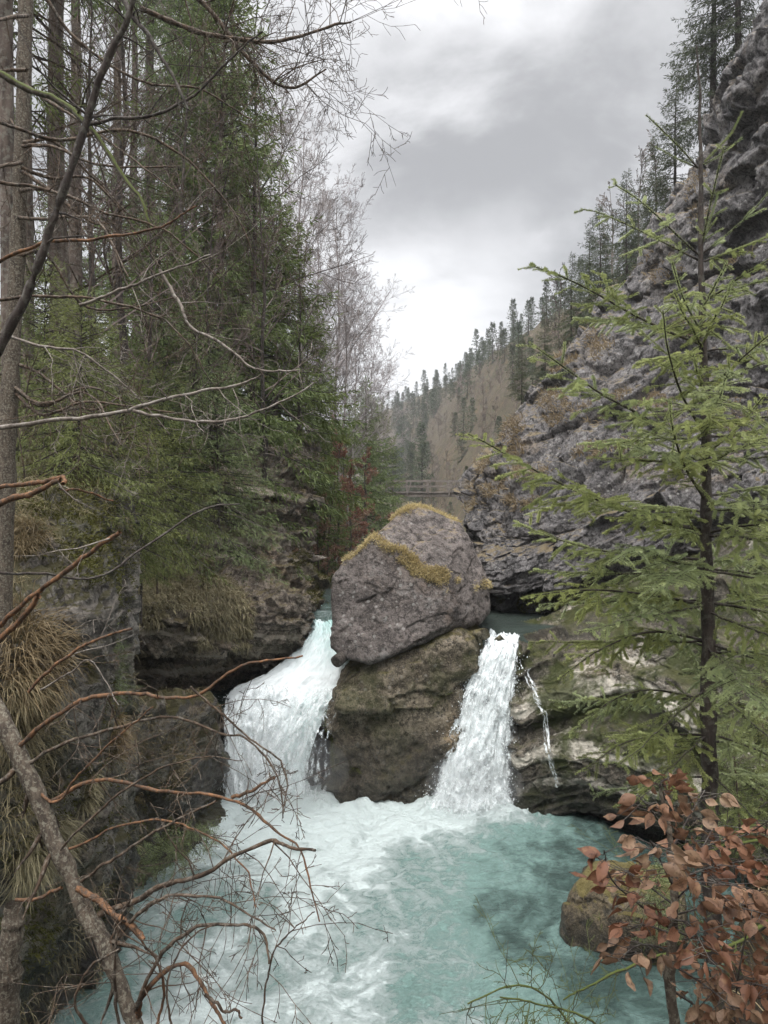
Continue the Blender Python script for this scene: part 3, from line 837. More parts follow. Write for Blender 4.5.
def fall_sheet(name, ctrl, nr, nc, mat, parent, seed, amp=0.08, thick=None, teal=None, off=0.0):
    g = surf([[P(*p) for p in row] for row in ctrl], nr, nc)
    n = grid_normals(g)
    if (n[..., 1]).mean() > 0:
        n = -n
    u = np.linalg.norm(np.diff(g, axis=1), axis=2).mean(0).cumsum()
    u = np.concatenate(([0], u))
    w = np.linalg.norm(np.diff(g, axis=0), axis=2).mean(1).cumsum()
    w = np.concatenate(([0], w))
    U, W = np.meshgrid(u, w)
    q = np.stack((U * 3.2, W * 0.8, np.zeros_like(U)), -1).reshape(-1, 3)
    q2 = np.stack((U * 9, W * 3.0, np.zeros_like(U)), -1).reshape(-1, 3)
    disp = fbm(q, 5, seed) * amp + fbm(q2, 5, seed + 4) * amp * 0.55 + off
    v = g.reshape(-1, 3) + n.reshape(-1, 3) * disp[:, None]
    a = np.linspace(0, 1, nc)[None, :] * np.ones((nr, 1))
    bb = np.linspace(0, 1, nr)[:, None] * np.ones((1, nc))
    edge = np.minimum(a, 1 - a)
    t = (thick(a, bb) if thick else 0 * a) - 0.30 * sstep(0.16, 0.0, edge)
    te = teal(a, bb) if teal else 0 * a
    flow = np.stack((U, W, t), -1).reshape(-1, 3)
    mb = MB()
    mb.add(v, grid_faces(nr, nc))
    return mb.build(name, mat, parent, smooth=True, attrs={'flow': flow, 'teal': te.ravel()}, base=parent.location), g

wf = thing('waterfall', (-2.2, 15.4, POOL), 'wide white waterfall sliding down a chute left of the boulder', 'waterfall')
c1 = [[(310, 606, 20.6), (322, 606, 20.6), (338, 606, 20.6)], [(308, 613, 19.3), (325, 612, 19.3), (342, 613, 19.3)], [(312, 628, 18.3), (332, 628, 18.2), (350, 630, 18.1)], [(296, 650, 17.4), (325, 650, 17.2), (354, 656, 17.0)],
      [(268, 672, 16.6), (310, 671, 16.4), (351, 674, 16.2)], [(232, 688, 16.2), (290, 690, 16.0), (348, 692, 15.9)], [(224, 712, 15.75), (278, 716, 15.65), (326, 714, 15.6)],
      [(225, 755, 15.45), (266, 758, 15.35), (310, 756, 15.4)], [(221, 800, 15.25), (264, 804, 15.1), (308, 800, 15.2)], [(216, 825, 15.1), (262, 830, 14.8), (312, 822, 15.1)]]
thk = lambda a, b: 0.16 + 0.08 * sstep(0.2, 0.5, b)
tl = lambda a, b: 1.0 * sstep(0.50, 0.12, b) * (0.55 + 0.6 * sstep(0.25, 0.9, a)) + 0.25 * sstep(0.5, 0.8, a) * sstep(0.5, 0.62, b) * sstep(0.95, 0.75, b)
_, g1 = fall_sheet('water_sheet', c1, 220, 130, M['fall_wide'], wf, 301, 0.14, thk, tl)
c1b = [[(232, 684, 16.0), (290, 686, 15.85), (345, 690, 15.75)], [(224, 715, 15.5), (280, 716, 15.4), (326, 716, 15.4)], [(224, 755, 15.25), (268, 758, 15.15), (312, 756, 15.2)], [(222, 800, 15.1), (264, 804, 14.95), (310, 802, 15.1)], [(220, 825, 15), (264, 825, 14.8), (312, 825, 15)]]
fall_sheet('torn_veil', c1b, 150, 130, M['fall_torn'], wf, 311, 0.16, lambda a, b: 0.05 + 0 * a)
c1c = [[(312, 688, 15.6), (330, 688, 15.3), (350, 690, 15.2)], [(300, 715, 15.35), (320, 718, 15.1), (340, 716, 15.05)], [(298, 760, 15.2), (316, 760, 15.0), (336, 760, 15.0)], [(296, 812, 15.1), (316, 812, 14.95), (336, 812, 14.95)]]
fall_sheet('side_veil', c1c, 120, 60, M['fall_torn'], wf, 317, 0.10, lambda a, b: 0.03 - 0.07 * sstep(0.3, 1.0, a) * sstep(0.0, 0.4, b))

nf = thing('waterfall', (1.8, 15.2, POOL), 'narrow white waterfall spreading between the ledge and the banded slab', 'waterfall')
c2 = [[(480, 626, 17.2), (503, 625, 17.2), (524, 626, 17.2)], [(482, 637, 16.0), (503, 637, 16.0), (523, 637, 16.0)], [(478, 650, 15.5), (502, 648, 15.4), (521, 648, 15.5)], [(461, 690, 15.3), (490, 690, 15.15), (519, 690, 15.25)],
      [(443, 735, 15.2), (480, 735, 15.0), (518, 738, 15.15)], [(428, 785, 15.1), (472, 785, 14.85), (519, 786, 15.05)], [(420, 812, 15.0), (470, 815, 14.7), (522, 812, 14.95)], [(416, 825, 15.0), (470, 830, 14.6), (526, 825, 14.9)]]
_, g2 = fall_sheet('water_sheet', c2, 220, 110, M['fall_narrow'], nf, 321, 0.13, lambda a, b: 0.045 + 0.03 * sstep(0.1, 0.4, b) - 0.05 * sstep(0.6, 1.0, b) * np.abs(2 * a - 1))
fall_sheet('torn_veil', c2[2:], 160, 110, M['fall_torn'], nf, 331, 0.17, lambda a, b: 0.04 + 0 * a, off=0.14)
fall_sheet('back_veil', c2[2:], 160, 110, M['fall_torn'], nf, 337, 0.15, lambda a, b: 0.06 + 0 * a, off=-0.10)

tr = thing('waterfall', P(535, 700, 15.0), 'thin broken trickle of white water on the mossy side of the banded slab', 'waterfall')
def on_slab(px, py):
    sx = slab_v[:, 0] / slab_v[:, 1] * F + CX
    sy = CY - slab_v[:, 2] / slab_v[:, 1] * F
    k = np.nonzero(np.hypot(sx - px, sy - py) < 6)[0]
    k = k[np.argsort(slab_v[k, 1])[:5]]
    return slab_v[k].mean(0)
path = catmull(np.array([(530, 664), (530, 674), (531, 688), (534, 703), (543, 722), (543, 750), (550, 776), (553, 790)], float), 60)
wd = 3.2 + 4.5 * fbm(np.stack((path[:, 1] * 0.06, 0 * path[:, 1], 0 * path[:, 1]), 1), 3, 77)
gg = np.array([[on_slab(x + (k - 3) / 3 * w_, y) + np.array((0, -0.03, 0.015)) for k in range(7)] for (x, y), w_ in zip(path, np.maximum(wd, 1.5))])
for _ in range(8):
    gg[1:-1] = 0.5 * gg[1:-1] + 0.25 * (gg[:-2] + gg[2:])
u_ = np.linspace(0, 0.25, 7)[None] * np.ones((60, 1)); w_ = np.linspace(0, 3, 60)[:, None] * np.ones((1, 7))
mb = MB(); mb.add(gg.reshape(-1, 3), grid_faces(60, 7))
mb.build('water_sheet', M['fall_torn'], tr, smooth=True, attrs={'flow': np.stack((u_, w_, 0 * u_ + 0.03 - 0.06 * (np.abs(np.arange(7) - 3) == 3)), -1).reshape(-1, 3), 'teal': np.zeros(420)}, base=tr.location)

def spray(root, g, n, lo, hi, rmin, rmax, spread, seed):
    r = np.random.default_rng(seed)
    nr, nc = g.shape[:2]
    b_ = lo + (hi - lo) * r.random(n) ** 0.8
    i = (b_ * (nr - 1)).astype(int)
    j = (r.random(n) * (nc - 1)).astype(int)
    e = np.abs(r.normal(size=n)) * spread * (0.35 + b_)
    p = g[i, j] + np.stack((r.normal(size=n) * spread * 0.8, -e, r.normal(size=n) * spread * 0.6), 1)
    mb = MB()
    drops(mb, p, rmin + (rmax - rmin) * r.random(n) ** 3)
    return mb.build('spray', M['drops'], root, smooth=True, base=root.location)
spray(nf, g2, 5200, 0.3, 0.93, 0.003, 0.012, 0.15, 1)
spray(wf, g1, 3000, 0.55, 0.93, 0.003, 0.011, 0.15, 2)

m = bpy.data.materials.new('spray_mist')
m.use_nodes = True
m.node_tree.nodes.remove(m.node_tree.nodes['Principled BSDF'])
hn = NT(m.node_tree)
pv = hn.n('ShaderNodeVolumePrincipled', ins={'Color': rgb(0.93, 0.95, 0.96), 'Density': 0.22, 'Anisotropy': 0.2})
hn.link(pv.outputs[0], m.node_tree.nodes['Material Output'].inputs['Volume'])
for c_, s_, lab in ((P(285, 770, 14.6), (1.25, 0.7, 0.75), 'faint mist of spray at the foot of the wide waterfall'), (P(474, 785, 14.4), (0.95, 0.6, 0.65), 'faint mist of spray at the foot of the narrow waterfall')):
    vv, ff = ico(4)
    mb = MB(); mb.add(vv * np.array(s_) + c_, ff)
    stuff(mb.build('spray_mist', m, smooth=True), lab, 'mist')
# ------------------------------------------------------------------ footbridge
br = thing('footbridge', (4, 70, 1.9), 'small wooden footbridge crossing the gorge far behind the boulder', 'footbridge')
def box(mb, c, s, mat=0):
    c, s = V(c), V(s) / 2
    v = np.array([(x, y, z) for x in (-1, 1) for y in (-1, 1) for z in (-1, 1)]) * s + c
    mb.add(v, [(0, 1, 3, 2), (4, 6, 7, 5), (0, 4, 5, 1), (2, 3, 7, 6), (0, 2, 6, 4), (1, 5, 7, 3)], mat)
mb = MB(); box(mb, (0, 0, -0.1), (16, 1.6, 0.12)); [box(mb, (0, s, -0.34), (16, 0.2, 0.34)) for s in (-0.6, 0.6)]
mb.build('deck', M['plank'], br)
for s in (-0.75, 0.75):
    for h in (0.45, 0.95):
        mb = MB(); box(mb, (0, s, h), (16, 0.07, 0.14)); mb.build('rail', M['plank'], br)
    for k in range(9):
        mb = MB(); box(mb, (-7.6 + k * 1.9, s * 1.09, 0.35), (0.12, 0.12, 1.2)); mb.build('post', M['plank'], br)
    for k in range(4):
        mb = MB()
        tube(mb, [(-5.7 + k * 3.8, s * 1.2, -0.4), (-5.3 + k * 3.8, s * 1.2, 0.9)], 0.05, 4)
        mb.build('brace', M['plank'], br)

# ------------------------------------------------------------------ sky, sun, camera
w = bpy.data.worlds.new('World')
bpy.context.scene.world = w
w.use_nodes = True
nt = NT(w.node_tree)
bg = w.node_tree.nodes['Background']
SUN_EL, SUN_ROT = math.radians(62), math.radians(205)
sky = nt.n('ShaderNodeTexSky', sky_type='NISHITA', sun_disc=False, sun_elevation=SUN_EL, sun_rotation=SUN_ROT)
dirv = nt.n('ShaderNodeTexCoord').outputs['Generated']
sep = nt.n('ShaderNodeSeparateXYZ', ins={0: dirv}).outputs
den = nt.math('ADD', nt.math('MAXIMUM', sep[2], 0.0), 0.22)
pl = nt.n('ShaderNodeCombineXYZ', ins={0: nt.math('DIVIDE', sep[0], den), 1: nt.math('DIVIDE', sep[1], den), 2: 0.0}).outputs[0]
c1_ = nt.noise(pl, 1.15, 9, 0.50, 0.35)
c2_ = nt.noise(nt.map(pl, loc=(3.1, 1.7, 0)), 2.9, 8, 0.55, 0.3)
cl_ = nt.math('ADD', nt.math('MULTIPLY', c1_, 0.72), nt.math('MULTIPLY', c2_, 0.28))
def lobe(px, py, w_, amt):
    d = nrm(P(px, py, 1.0))
    dp = nt.n('ShaderNodeVectorMath', operation='DISTANCE', ins={0: dirv, 1: tuple(d)}).outputs['Value']
    return nt.ramp(nt.math('ADD', dp, nt.math('MULTIPLY', nt.math('SUBTRACT', c2_, 0.5), w_ * 0.9)), w_, 0.0, 0.0, amt)
for a in ((500, 185, 0.24, -0.12), (400, 205, 0.15, -0.07), (430, 300, 0.17, 0.20), (540, 235, 0.12, 0.12), (385, 60, 0.2, -0.03), (620, 60, 0.25, -0.03)):
    cl_ = nt.math('ADD', cl_, lobe(*a))
lum = nt.ramp(cl_, 0.38, 0.62, SKY_DARK, SKY_LIGHT)
lum = nt.math('MULTIPLY', lum, nt.ramp(sep[2], 0.50, 0.95, 1.0, ZENITH))
cc = nt.n('ShaderNodeVectorMath', operation='SCALE', ins={0: (0.985, 0.985, 1.0), 'Scale': lum}).outputs[0]
colw = nt.mix(0.93, sky.outputs[0], cc)
nt.link(colw, bg.inputs['Color'])
bg.inputs['Strength'].default_value = 0.1

sd = bpy.data.lights.new('sun', 'SUN')
sd.energy = SUN_E
sd.angle = math.radians(25)
sd.color = (1.0, 0.97, 0.93)
so = bpy.data.objects.new('sun', sd)
C.objects.link(so)
dirs = Vector((math.sin(SUN_ROT) * math.cos(SUN_EL), math.cos(SUN_ROT) * math.cos(SUN_EL), math.sin(SUN_EL)))
so.rotation_euler = dirs.to_track_quat('Z', 'Y').to_euler()

cd = bpy.data.cameras.new('camera')
cd.sensor_fit = 'VERTICAL'
cd.sensor_height = 36
cd.lens = F / 1024 * 36
cd.clip_start = 0.05
cd.clip_end = 3000
co = bpy.data.objects.new('camera', cd)
C.objects.link(co)
co.rotation_euler = (math.radians(90), 0, 0)
sc = bpy.context.scene
sc.camera = co
sc.view_settings.view_transform = 'Standard'
sc.view_settings.look = 'None'
sc.view_settings.gamma = 1
sc.view_settings.exposure = EXPOSURE
sc.cycles.max_bounces = 6
sc.cycles.diffuse_bounces = 3
sc.cycles.glossy_bounces = 2
sc.cycles.transparent_max_bounces = 10
sc.cycles.transmission_bounces = 2
sc.cycles.volume_bounces = 0
if HAZE > 0:
    mb = MB()
    box(mb, (0, 425, 28.5), (830, 990, 76))
    hz = mb.build('haze', [], None)
    hz['kind'] = 'stuff'
    tag(hz, 'thin damp air fading the far side of the valley', 'haze')
    m = bpy.data.materials.new('damp_air')
    m.use_nodes = True
    m.node_tree.nodes.remove(m.node_tree.nodes['Principled BSDF'])
    hn = NT(m.node_tree)
    pv = hn.n('ShaderNodeVolumePrincipled', ins={'Color': rgb(0.86, 0.88, 0.92), 'Density': HAZE, 'Anisotropy': 0.2})
    hn.link(pv.outputs[0], m.node_tree.nodes['Material Output'].inputs['Volume'])
    hz.data.materials.append(m)
# ------------------------------------------------------------------ tree growing
def perp(d, r):
    return nrm(np.cross(d, r.normal(size=3)))

def grow(segs, p, d, L, r0, lev, r, spread=0.7, kids=(5, 8), up=0.05, wig=0.16, minr=0.003, ratio=0.55, nseg=5, start=0.15, tips=None):
    """one wavering branch with side branches, as thin tapering pieces"""
    d = nrm(d)
    pts = [p]
    step = L / nseg
    for k in range(nseg):
        d = nrm(d + r.normal(size=3) * wig + np.array((0, 0, up)))
        q = p + d * step
        ra, rb = r0 * (1 - 0.8 * k / nseg), r0 * (1 - 0.8 * (k + 1) / nseg)
        segs.append((*p, *q, max(ra, minr), max(rb, minr * 0.7)))
        if lev > 0:
            n = r.integers(kids[0], kids[1] + 1) / nseg
            n = int(n) + (r.random() < n - int(n))
            for _ in range(n):
                t = r.random()
                if (k + t) / nseg < start:
                    continue
                b = p + (q - p) * t
                dd = nrm(d * (1 - spread * 0.5) + perp(d, r) * spread)
                grow(segs, b, dd, L * ratio * (1 - 0.55 * (k + t) / nseg) * (0.6 + 0.6 * r.random()), ra * 0.55, lev - 1, r, spread, kids, up, wig * 1.15, minr, ratio, max(3, nseg - 1), 0.1, tips)
        p = q
        pts.append(q)
    if tips is not None:
        tips.append((p, d))
    return pts

def conifer(h, rmax, seed, base=0.1, twig=0.14, lev_step=0.28, nb=(4, 6), droop=0.3, trunk_r=None, lat_step=0.12, bare=0.0, hang=0.35, width=0.16, dead=0, fill=0.055, taper=0.85):
    """returns trunk, crown and dead-branch mesh builders; base at the origin"""
    r = np.random.default_rng(seed)
    tr = trunk_r or h * 0.011
    T = MB()
    zz = np.linspace(-1.2, h, 14)
    wob = np.stack((fbm(np.stack((zz * 0.15, 0 * zz + seed, 0 * zz), 1), 2, seed) * 0.15, fbm(np.stack((zz * 0.15, 0 * zz, 0 * zz + seed), 1), 2, seed) * 0.15, zz), 1)
    rr = tr * np.clip(1.08 - zz / h, 0.03, 1.1)
    tube(T, wob, rr, 8, rough=0.25, seed=seed)
    Cn = MB()
    segs, lp, ld, ll = [], [], [], []
    z = base * h
    while z < h * 0.985:
        t = (z - base * h) / (h - base * h)
        for _ in range(r.integers(nb[0], nb[1] + 1)):
            if r.random() < bare:
                continue
            az = r.random() * 6.283
            L = (rmax * (1 - t) ** taper * (0.6 + 0.55 * r.random()) + 0.12)
            if t < 0.12:
                L *= 0.55 + 3.5 * t
            e = -0.30 + 0.95 * t ** 1.3 + r.normal() * 0.1
            k = 6
            s = np.linspace(0, 1, k)
            hor = s * L * math.cos(e)
            ver = s * L * math.sin(e) - droop * L * s ** 2 * (1 - 0.7 * t) + 0.16 * L * s ** 4
            wv = r.normal() * 0.12 * L * s ** 2
            a = np.array((math.cos(az), math.sin(az), 0)); bnd = np.array((-a[1], a[0], 0))
            pts = np.array((np.interp(z, zz, wob[:, 0]), np.interp(z, zz, wob[:, 1]), z + r.normal() * 0.08)) + hor[:, None] * a + wv[:, None] * bnd + ver[:, None] * np.array((0, 0, 1.0))
            rad = (0.006 + 0.010 * L) * (1 - 0.85 * s)
            segs += [(*pts[i], *pts[i + 1], rad[i], rad[i + 1]) for i in range(k - 1)]
            m = max(3, int(L * 0.86 / lat_step))
            sl = np.linspace(0.16, 1.0, m) + r.normal(size=m) * 0.02
            q = np.stack([np.interp(sl, s, pts[:, c]) for c in range(3)], 1)
            tg = nrm(np.stack([np.interp(sl, s, np.gradient(pts[:, c])) for c in range(3)], 1))
            for sg in (-1, 1):
                d = tg * 0.62 + bnd * sg * 0.75 + np.array((0, 0, -hang)) + r.normal(size=(m, 3)) * 0.16
                l = np.minimum(0.42 * L * (1.03 - sl) + 0.10, 0.16 + 0.45 * L * sl) * (0.65 + 0.6 * r.random(m))
                lp.append(q); ld.append(nrm(d)); ll.append(l)
            lp.append(pts[-1:] - tg[-1:] * 0.05); ld.append(tg[-1:]); ll.append(np.array([0.14 + 0.08 * L]))
        z += lev_step * (0.7 + 0.6 * r.random()) * (1.15 - 0.45 * t)
    segs_mesh(Cn, segs, 3, 1)
    lp, ld, ll = np.concatenate(lp), np.concatenate(ld), np.concatenate(ll)
    n = np.maximum(2, (ll / fill).astype(int))
    I = np.repeat(np.arange(len(lp)), n)
    s = r.random(len(I))
    p = lp[I] + ld[I] * (ll[I] * s)[:, None] + np.array((0, 0, -1.0)) * (0.25 * ll[I] * s ** 2)[:, None]
    side = nrm(np.cross(ld[I], r.normal(size=(len(I), 3))))
    d = nrm(ld[I] * 0.85 + side * 0.55 + np.array((0, 0, -0.18)) + r.normal(size=(len(I), 3)) * 0.1)
    kites(Cn, p, d, nrm(np.cross(d, r.normal(size=(len(I), 3)))), twig * (0.6 + 0.7 * r.random(len(I))), twig * width, 0, np.clip(0.5 + r.normal(size=len(I)) * 0.25, 0, 1))
    D = None
    if dead:
        D = MB()
        sg = []
        for _ in range(dead):
            z = h * (0.04 + (base + 0.1) * r.random())
            az = r.random() * 6.283
            L = 0.7 + 1.9 * r.random()
            dirn = np.array((math.cos(az), math.sin(az), -0.1 + 0.3 * r.normal()))
            grow(sg, np.array((wob[0, 0], wob[0, 1], z)) + dirn * tr * 0.5, dirn, L, 0.012 + 0.004 * L, 2, r, 0.7, (4, 7), -0.06, 0.14, 0.0028, 0.45, 5)
        segs_mesh(D, sg, 3, 0)
    return T, Cn, D

def conifer_thing(name, h, rmax, seed, label, cat, group, mats=('bark', 'needle'), **kw):
    T, Cn, D = conifer(h, rmax, seed, **kw)
    t = thing(name, (0, 0, 0), label, cat, group)
    T.build('trunk', M[mats[0]], t, smooth=True)
    Cn.build('crown', [M[mats[1]], M['bark_dark']], t)
    if D:
        D.build('dead_branches', M['dead_wood'], t)
    return t

def bare_tree(name, h, seed, label, cat, group=None, mat='twig', lev=3, spread=0.62, minr=0.006, kids=(5, 7), r0=None, leaves=0, base=0.25, up=0.10):
    r = np.random.default_rng(seed)
    segs, tips = [], []
    T = MB()
    r0 = r0 or h * 0.010
    zz = np.linspace(-0.8, h * 0.9, 12)
    p = np.stack((fbm(np.stack((zz * 0.2, 0 * zz + seed, 0 * zz), 1), 2, seed) * 0.5, fbm(np.stack((zz * 0.2, 0 * zz, 0 * zz + seed), 1), 2, seed + 1) * 0.5, zz), 1)
    tube(T, p, r0 * np.clip(1.05 - zz / h, 0.06, 1.2), 7, rough=0.2, seed=seed)
    nb = int(h * 1.9)
    for k in range(nb):
        z = h * (base + (0.9 - base) * (k + r.random()) / nb)
        az = r.random() * 6.283
        t = z / h
        e = 0.5 + 0.5 * t + r.normal() * 0.15
        d = np.array((math.cos(az) * math.cos(e), math.sin(az) * math.cos(e), math.sin(e)))
        L = h * 0.30 * (1.15 - t) ** 0.7 * (0.7 + 0.5 * r.random())
        b = np.array((np.interp(z, zz, p[:, 0]), np.interp(z, zz, p[:, 1]), z))
        grow(segs, b, d, L, r0 * 0.42 * (1.1 - t), lev - 1, r, spread, kids, up * 0.6, 0.13, minr, 0.5, 5, 0.15, tips)
    Cn = MB()
    segs_mesh(Cn, segs, 3, 0)
    if leaves:
        i = r.integers(0, len(segs), leaves)
        s = V(segs)[i]
        pp = s[:, 3:6] + r.normal(size=(leaves, 3)) * 0.03
        d = nrm(r.normal(size=(leaves, 3)) + np.array((0, 0, -0.5)))
        kites(Cn, pp, d, nrm(np.cross(d, r.normal(size=(leaves, 3)))), 0.09, 0.055, 1)
    t = thing(name, (0, 0, 0), label, cat, group)
    T.build('trunk', M[mat if mat != 'twig' else 'bark_dark'], t, smooth=True)
    Cn.build('crown', [M[mat], M['red_leaf']], t)
    return t

def place(proto, used, px, d, rz, sc=1.0, label=None, group=None, z=None, sink=0.0):
    x = (px - CX) / F * d
    zz = float(ground_z(x, d)) if z is None else z
    loc = (x, d, zz - sink)
    if id(proto) not in used:
        used.add(id(proto))
        proto.location = Vector(loc)
        proto.rotation_euler = (0, 0, rz)
        proto.scale = (sc, sc, sc)
        if label:
            proto['label'] = label
        if group:
            proto['group'] = group
        return proto
    return dup(proto, loc, rz, sc, label, group)

used = set()
G_L = 'spruces of the forest on the left bank'
# ---- left bank spruces
tallA = conifer_thing('spruce_tree', 27, 3.0, 101, 'x', 'spruce', G_L, base=0.58, trunk_r=0.24, twig=0.17, dead=46, droop=0.35, lev_step=0.40, nb=(3, 5))
tallB = conifer_thing('spruce_tree', 25, 2.7, 102, 'x', 'spruce', G_L, base=0.62, trunk_r=0.17, twig=0.16, dead=52, droop=0.4, lev_step=0.42, nb=(3, 5))
greenA = conifer_thing('spruce_tree', 17.5, 3.3, 103, 'x', 'spruce', G_L, base=0.10, trunk_r=0.17, twig=0.20, width=0.2, dead=16, droop=0.35, hang=0.45, lev_step=0.30, bare=0.12, taper=0.6)
greenB = conifer_thing('spruce_tree', 13, 3.3, 104, 'x', 'spruce', G_L, base=0.24, trunk_r=0.13, twig=0.20, width=0.2, droop=0.32, hang=0.4, lev_step=0.28, bare=0.1, taper=0.7)
greenC = conifer_thing('spruce_tree', 10.5, 2.9, 105, 'x', 'spruce', G_L, base=0.04, trunk_r=0.11, twig=0.20, width=0.2, droop=0.25, hang=0.3, lev_step=0.28, bare=0.12)
L_far = 'dark spruce deep in the left bank forest behind the bare branches'
for a in [(tallA, 56, 13, 0.3, 1.0, 'tall spruce with the thickest bare trunk, near the left edge'),
          (tallB, 6, 10, 1.0, 0.95, 'tall spruce trunk cut by the left edge of the photo'),
          (tallB, 28, 12, 2.2, 0.8, 'slim straight trunk just right of the leftmost trunk'),
          (tallA, 76, 17.5, 4.1, 0.85, 'bare brown trunk right of the thickest trunk'),
          (tallB, 118, 20.5, 5.0, 1.0, L_far), (tallA, 150, 25, 1.4, 1.0, L_far), (tallB, 195, 30, 2.7, 1.0, L_far),
          (tallA, 232, 33, 5.5, 0.95, L_far), (tallB, 170, 37, 1.9, 1.15, L_far),
          (greenA, 222, 20.5, 0.2, 1.0, 'tall full green spruce whose crown reaches out of the top of the photo'),
          (greenA, 178, 21, 2.0, 0.92, 'green spruce left of the tallest full-crowned one'),
          (tallB, 135, 24, 3.5, 1.0, L_far), (greenC, 110, 26, 4.7, 0.9, L_far), (greenC, 60, 24, 1.7, 0.8, L_far), (greenA, 205, 26, 5.6, 1.05, L_far),
          (greenB, 276, 23.5, 0.0, 0.95, 'dark green spruce whose bough ends stand against the sky left of the clouds'),
          (greenB, 255, 27, 1.7, 1.15, L_far), (greenB, 160, 17.5, 2.9, 0.75, 'smaller drooping spruce in front of the forest'),
          (greenB, 308, 33, 4.0, 0.85, 'spruce in the step of the forest edge, right of the dark green one'),
          (greenC, 366, 44, 2.0, 1.0, 'pointed dark spruce at the right end of the left bank forest'),
          (greenC, 380, 58, 3.0, 1.05, 'last pointed spruce of the left bank before the open valley'), (greenC, 350, 48, 4.2, 0.9, L_far), (greenC, 325, 27, 0.6, 0.55, 'small dark spruce leaning out over the gorge on the left bank')]:
    place(a[0], used, a[1], a[2], a[3], a[4], a[5])
# young bright spruces on the rim
young = conifer_thing('young_spruce', 3.4, 1.25, 111, 'x', 'spruce', 'young spruces on the left rim', ('bark_dark', 'needle_bank'), base=0.04, trunk_r=0.03, twig=0.075, lev_step=0.15, lat_step=0.07, fill=0.024, droop=0.35, hang=0.5, nb=(4, 6), width=0.15, taper=0.6)
for px, d, rz, s, z, lab in [(80, 9.6, 0.3, 0.8, 0.0, 'bright young spruce on the near left bank above the broken orange stick'), (120, 11.5, 1.2, 0.85, -0.7, 'young spruce right of the brightest one on the near left bank'),
                             (165, 15.0, 2.0, 1.1, -0.9, 'drooping young spruce above the hanging grass'), (218, 16.6, 3.0, 1.25, -1.2, 'pale green young spruce over the middle of the undercut wall'),
                             (192, 17, 5.3, 1.4, -0.4, 'taller young spruce behind the pale green one'),
                             (45, 10.5, 0.9, 0.9, 0.3, 'young spruce by the foot of the thickest trunk'), 
                             (140, 13.2, 3.7, 0.7, -1.1, 'small spruce between the green moss and the hanging grass')]:
    place(young, used, px, d, rz, s, lab, z=z)
sprig = dup(young, P(128, 872, 11.9), 2.2, 0.46, 'small green spruce growing from the dark rock block over the pool', 'young spruces on the left rim')
sprig.rotation_euler = (math.radians(10), math.radians(66), 0.1)
sprig = dup(young, P(105, 700, 8.6), 1.2, 0.28, 'tiny bluish spruce between dry grass tufts on the near bank', 'young spruces on the left rim')
# ---- bare trees against the sky
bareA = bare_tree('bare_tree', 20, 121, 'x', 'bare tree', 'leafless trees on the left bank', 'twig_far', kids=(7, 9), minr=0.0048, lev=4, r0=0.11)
bareB = bare_tree('bare_tree', 15, 122, 'x', 'bare tree', 'leafless trees on the left bank', 'twig', kids=(6, 8), minr=0.006, r0=0.10)
ROOT = {(150, 15.2): -0.8, (210, 17.0): -0.7, (262, 19): -0.5, (90, 11.5): 0.2, (120, 15): 0.4, (185, 18.5): 0.3, (255, 22): 0.2, (300, 23): -0.2}
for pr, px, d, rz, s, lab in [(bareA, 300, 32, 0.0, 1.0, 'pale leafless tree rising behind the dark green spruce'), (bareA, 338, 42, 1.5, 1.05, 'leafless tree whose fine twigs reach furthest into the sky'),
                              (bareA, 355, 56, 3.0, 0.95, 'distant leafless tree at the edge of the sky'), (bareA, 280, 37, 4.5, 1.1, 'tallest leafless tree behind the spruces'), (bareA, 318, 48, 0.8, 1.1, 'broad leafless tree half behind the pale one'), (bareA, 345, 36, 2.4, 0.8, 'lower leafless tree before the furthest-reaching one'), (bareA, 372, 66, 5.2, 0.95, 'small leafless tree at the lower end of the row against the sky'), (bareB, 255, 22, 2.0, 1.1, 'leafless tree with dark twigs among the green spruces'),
                              (bareB, 210, 17.0, 0.7, 0.62, 'slim leafless tree before the tallest full-crowned spruce'), (bareB, 262, 19, 4.1, 0.7, 'leafless tree rooted above the middle of the undercut wall'), (bareB, 150, 15.2, 2.6, 0.6, 'low leafless tree standing over the hanging grass'), (bareB, 90, 11.5, 5.4, 0.6, 'low leafless tree near the thickest trunk'), (bareB, 300, 23, 1.9, 0.62, 'leafless tree before the dark green spruce'), (bareB, 120, 15, 3.4, 0.9, 'leafless tree in the forest between the trunks'), (bareB, 185, 18.5, 1.1, 0.85, 'leafless tree hung across the green spruces'), (bareB, 320, 36, 5.0, 0.8, 'leafless tree above the reddish beech')]:
    place(pr, used, px, d, rz, s, lab, z=ROOT.get((px, d)))
beech = bare_tree('beech_tree', 6.5, 131, 'x', 'beech', 'beeches keeping their withered leaves', 'twig', kids=(5, 7), minr=0.004, leaves=4200, base=0.06)
for px, d, rz, s, lab in [(350, 30, 1.5, 0.8, 'reddish beech nearest the boulder on the left slope'), (318, 24, 2.9, 0.6, 'reddish beech on the scree above the chute'), (335, 36, 0.9, 1.1, 'tall reddish beech behind the other beeches'), (285, 20, 5.1, 0.5, 'small reddish beech over the corner of the undercut wall'), (338, 31, 0.5, 1.0, 'reddish beech with withered leaves on the left bank'), (322, 27, 2.1, 0.75, 'lower reddish beech above the gorge rim'), (365, 40, 3.0, 0.95, 'far reddish beech beside the pointed spruce'), (300, 23, 4.4, 0.55, 'small reddish beech under the dark green spruce')]:
    place(beech, used, px, d, rz, s, lab)
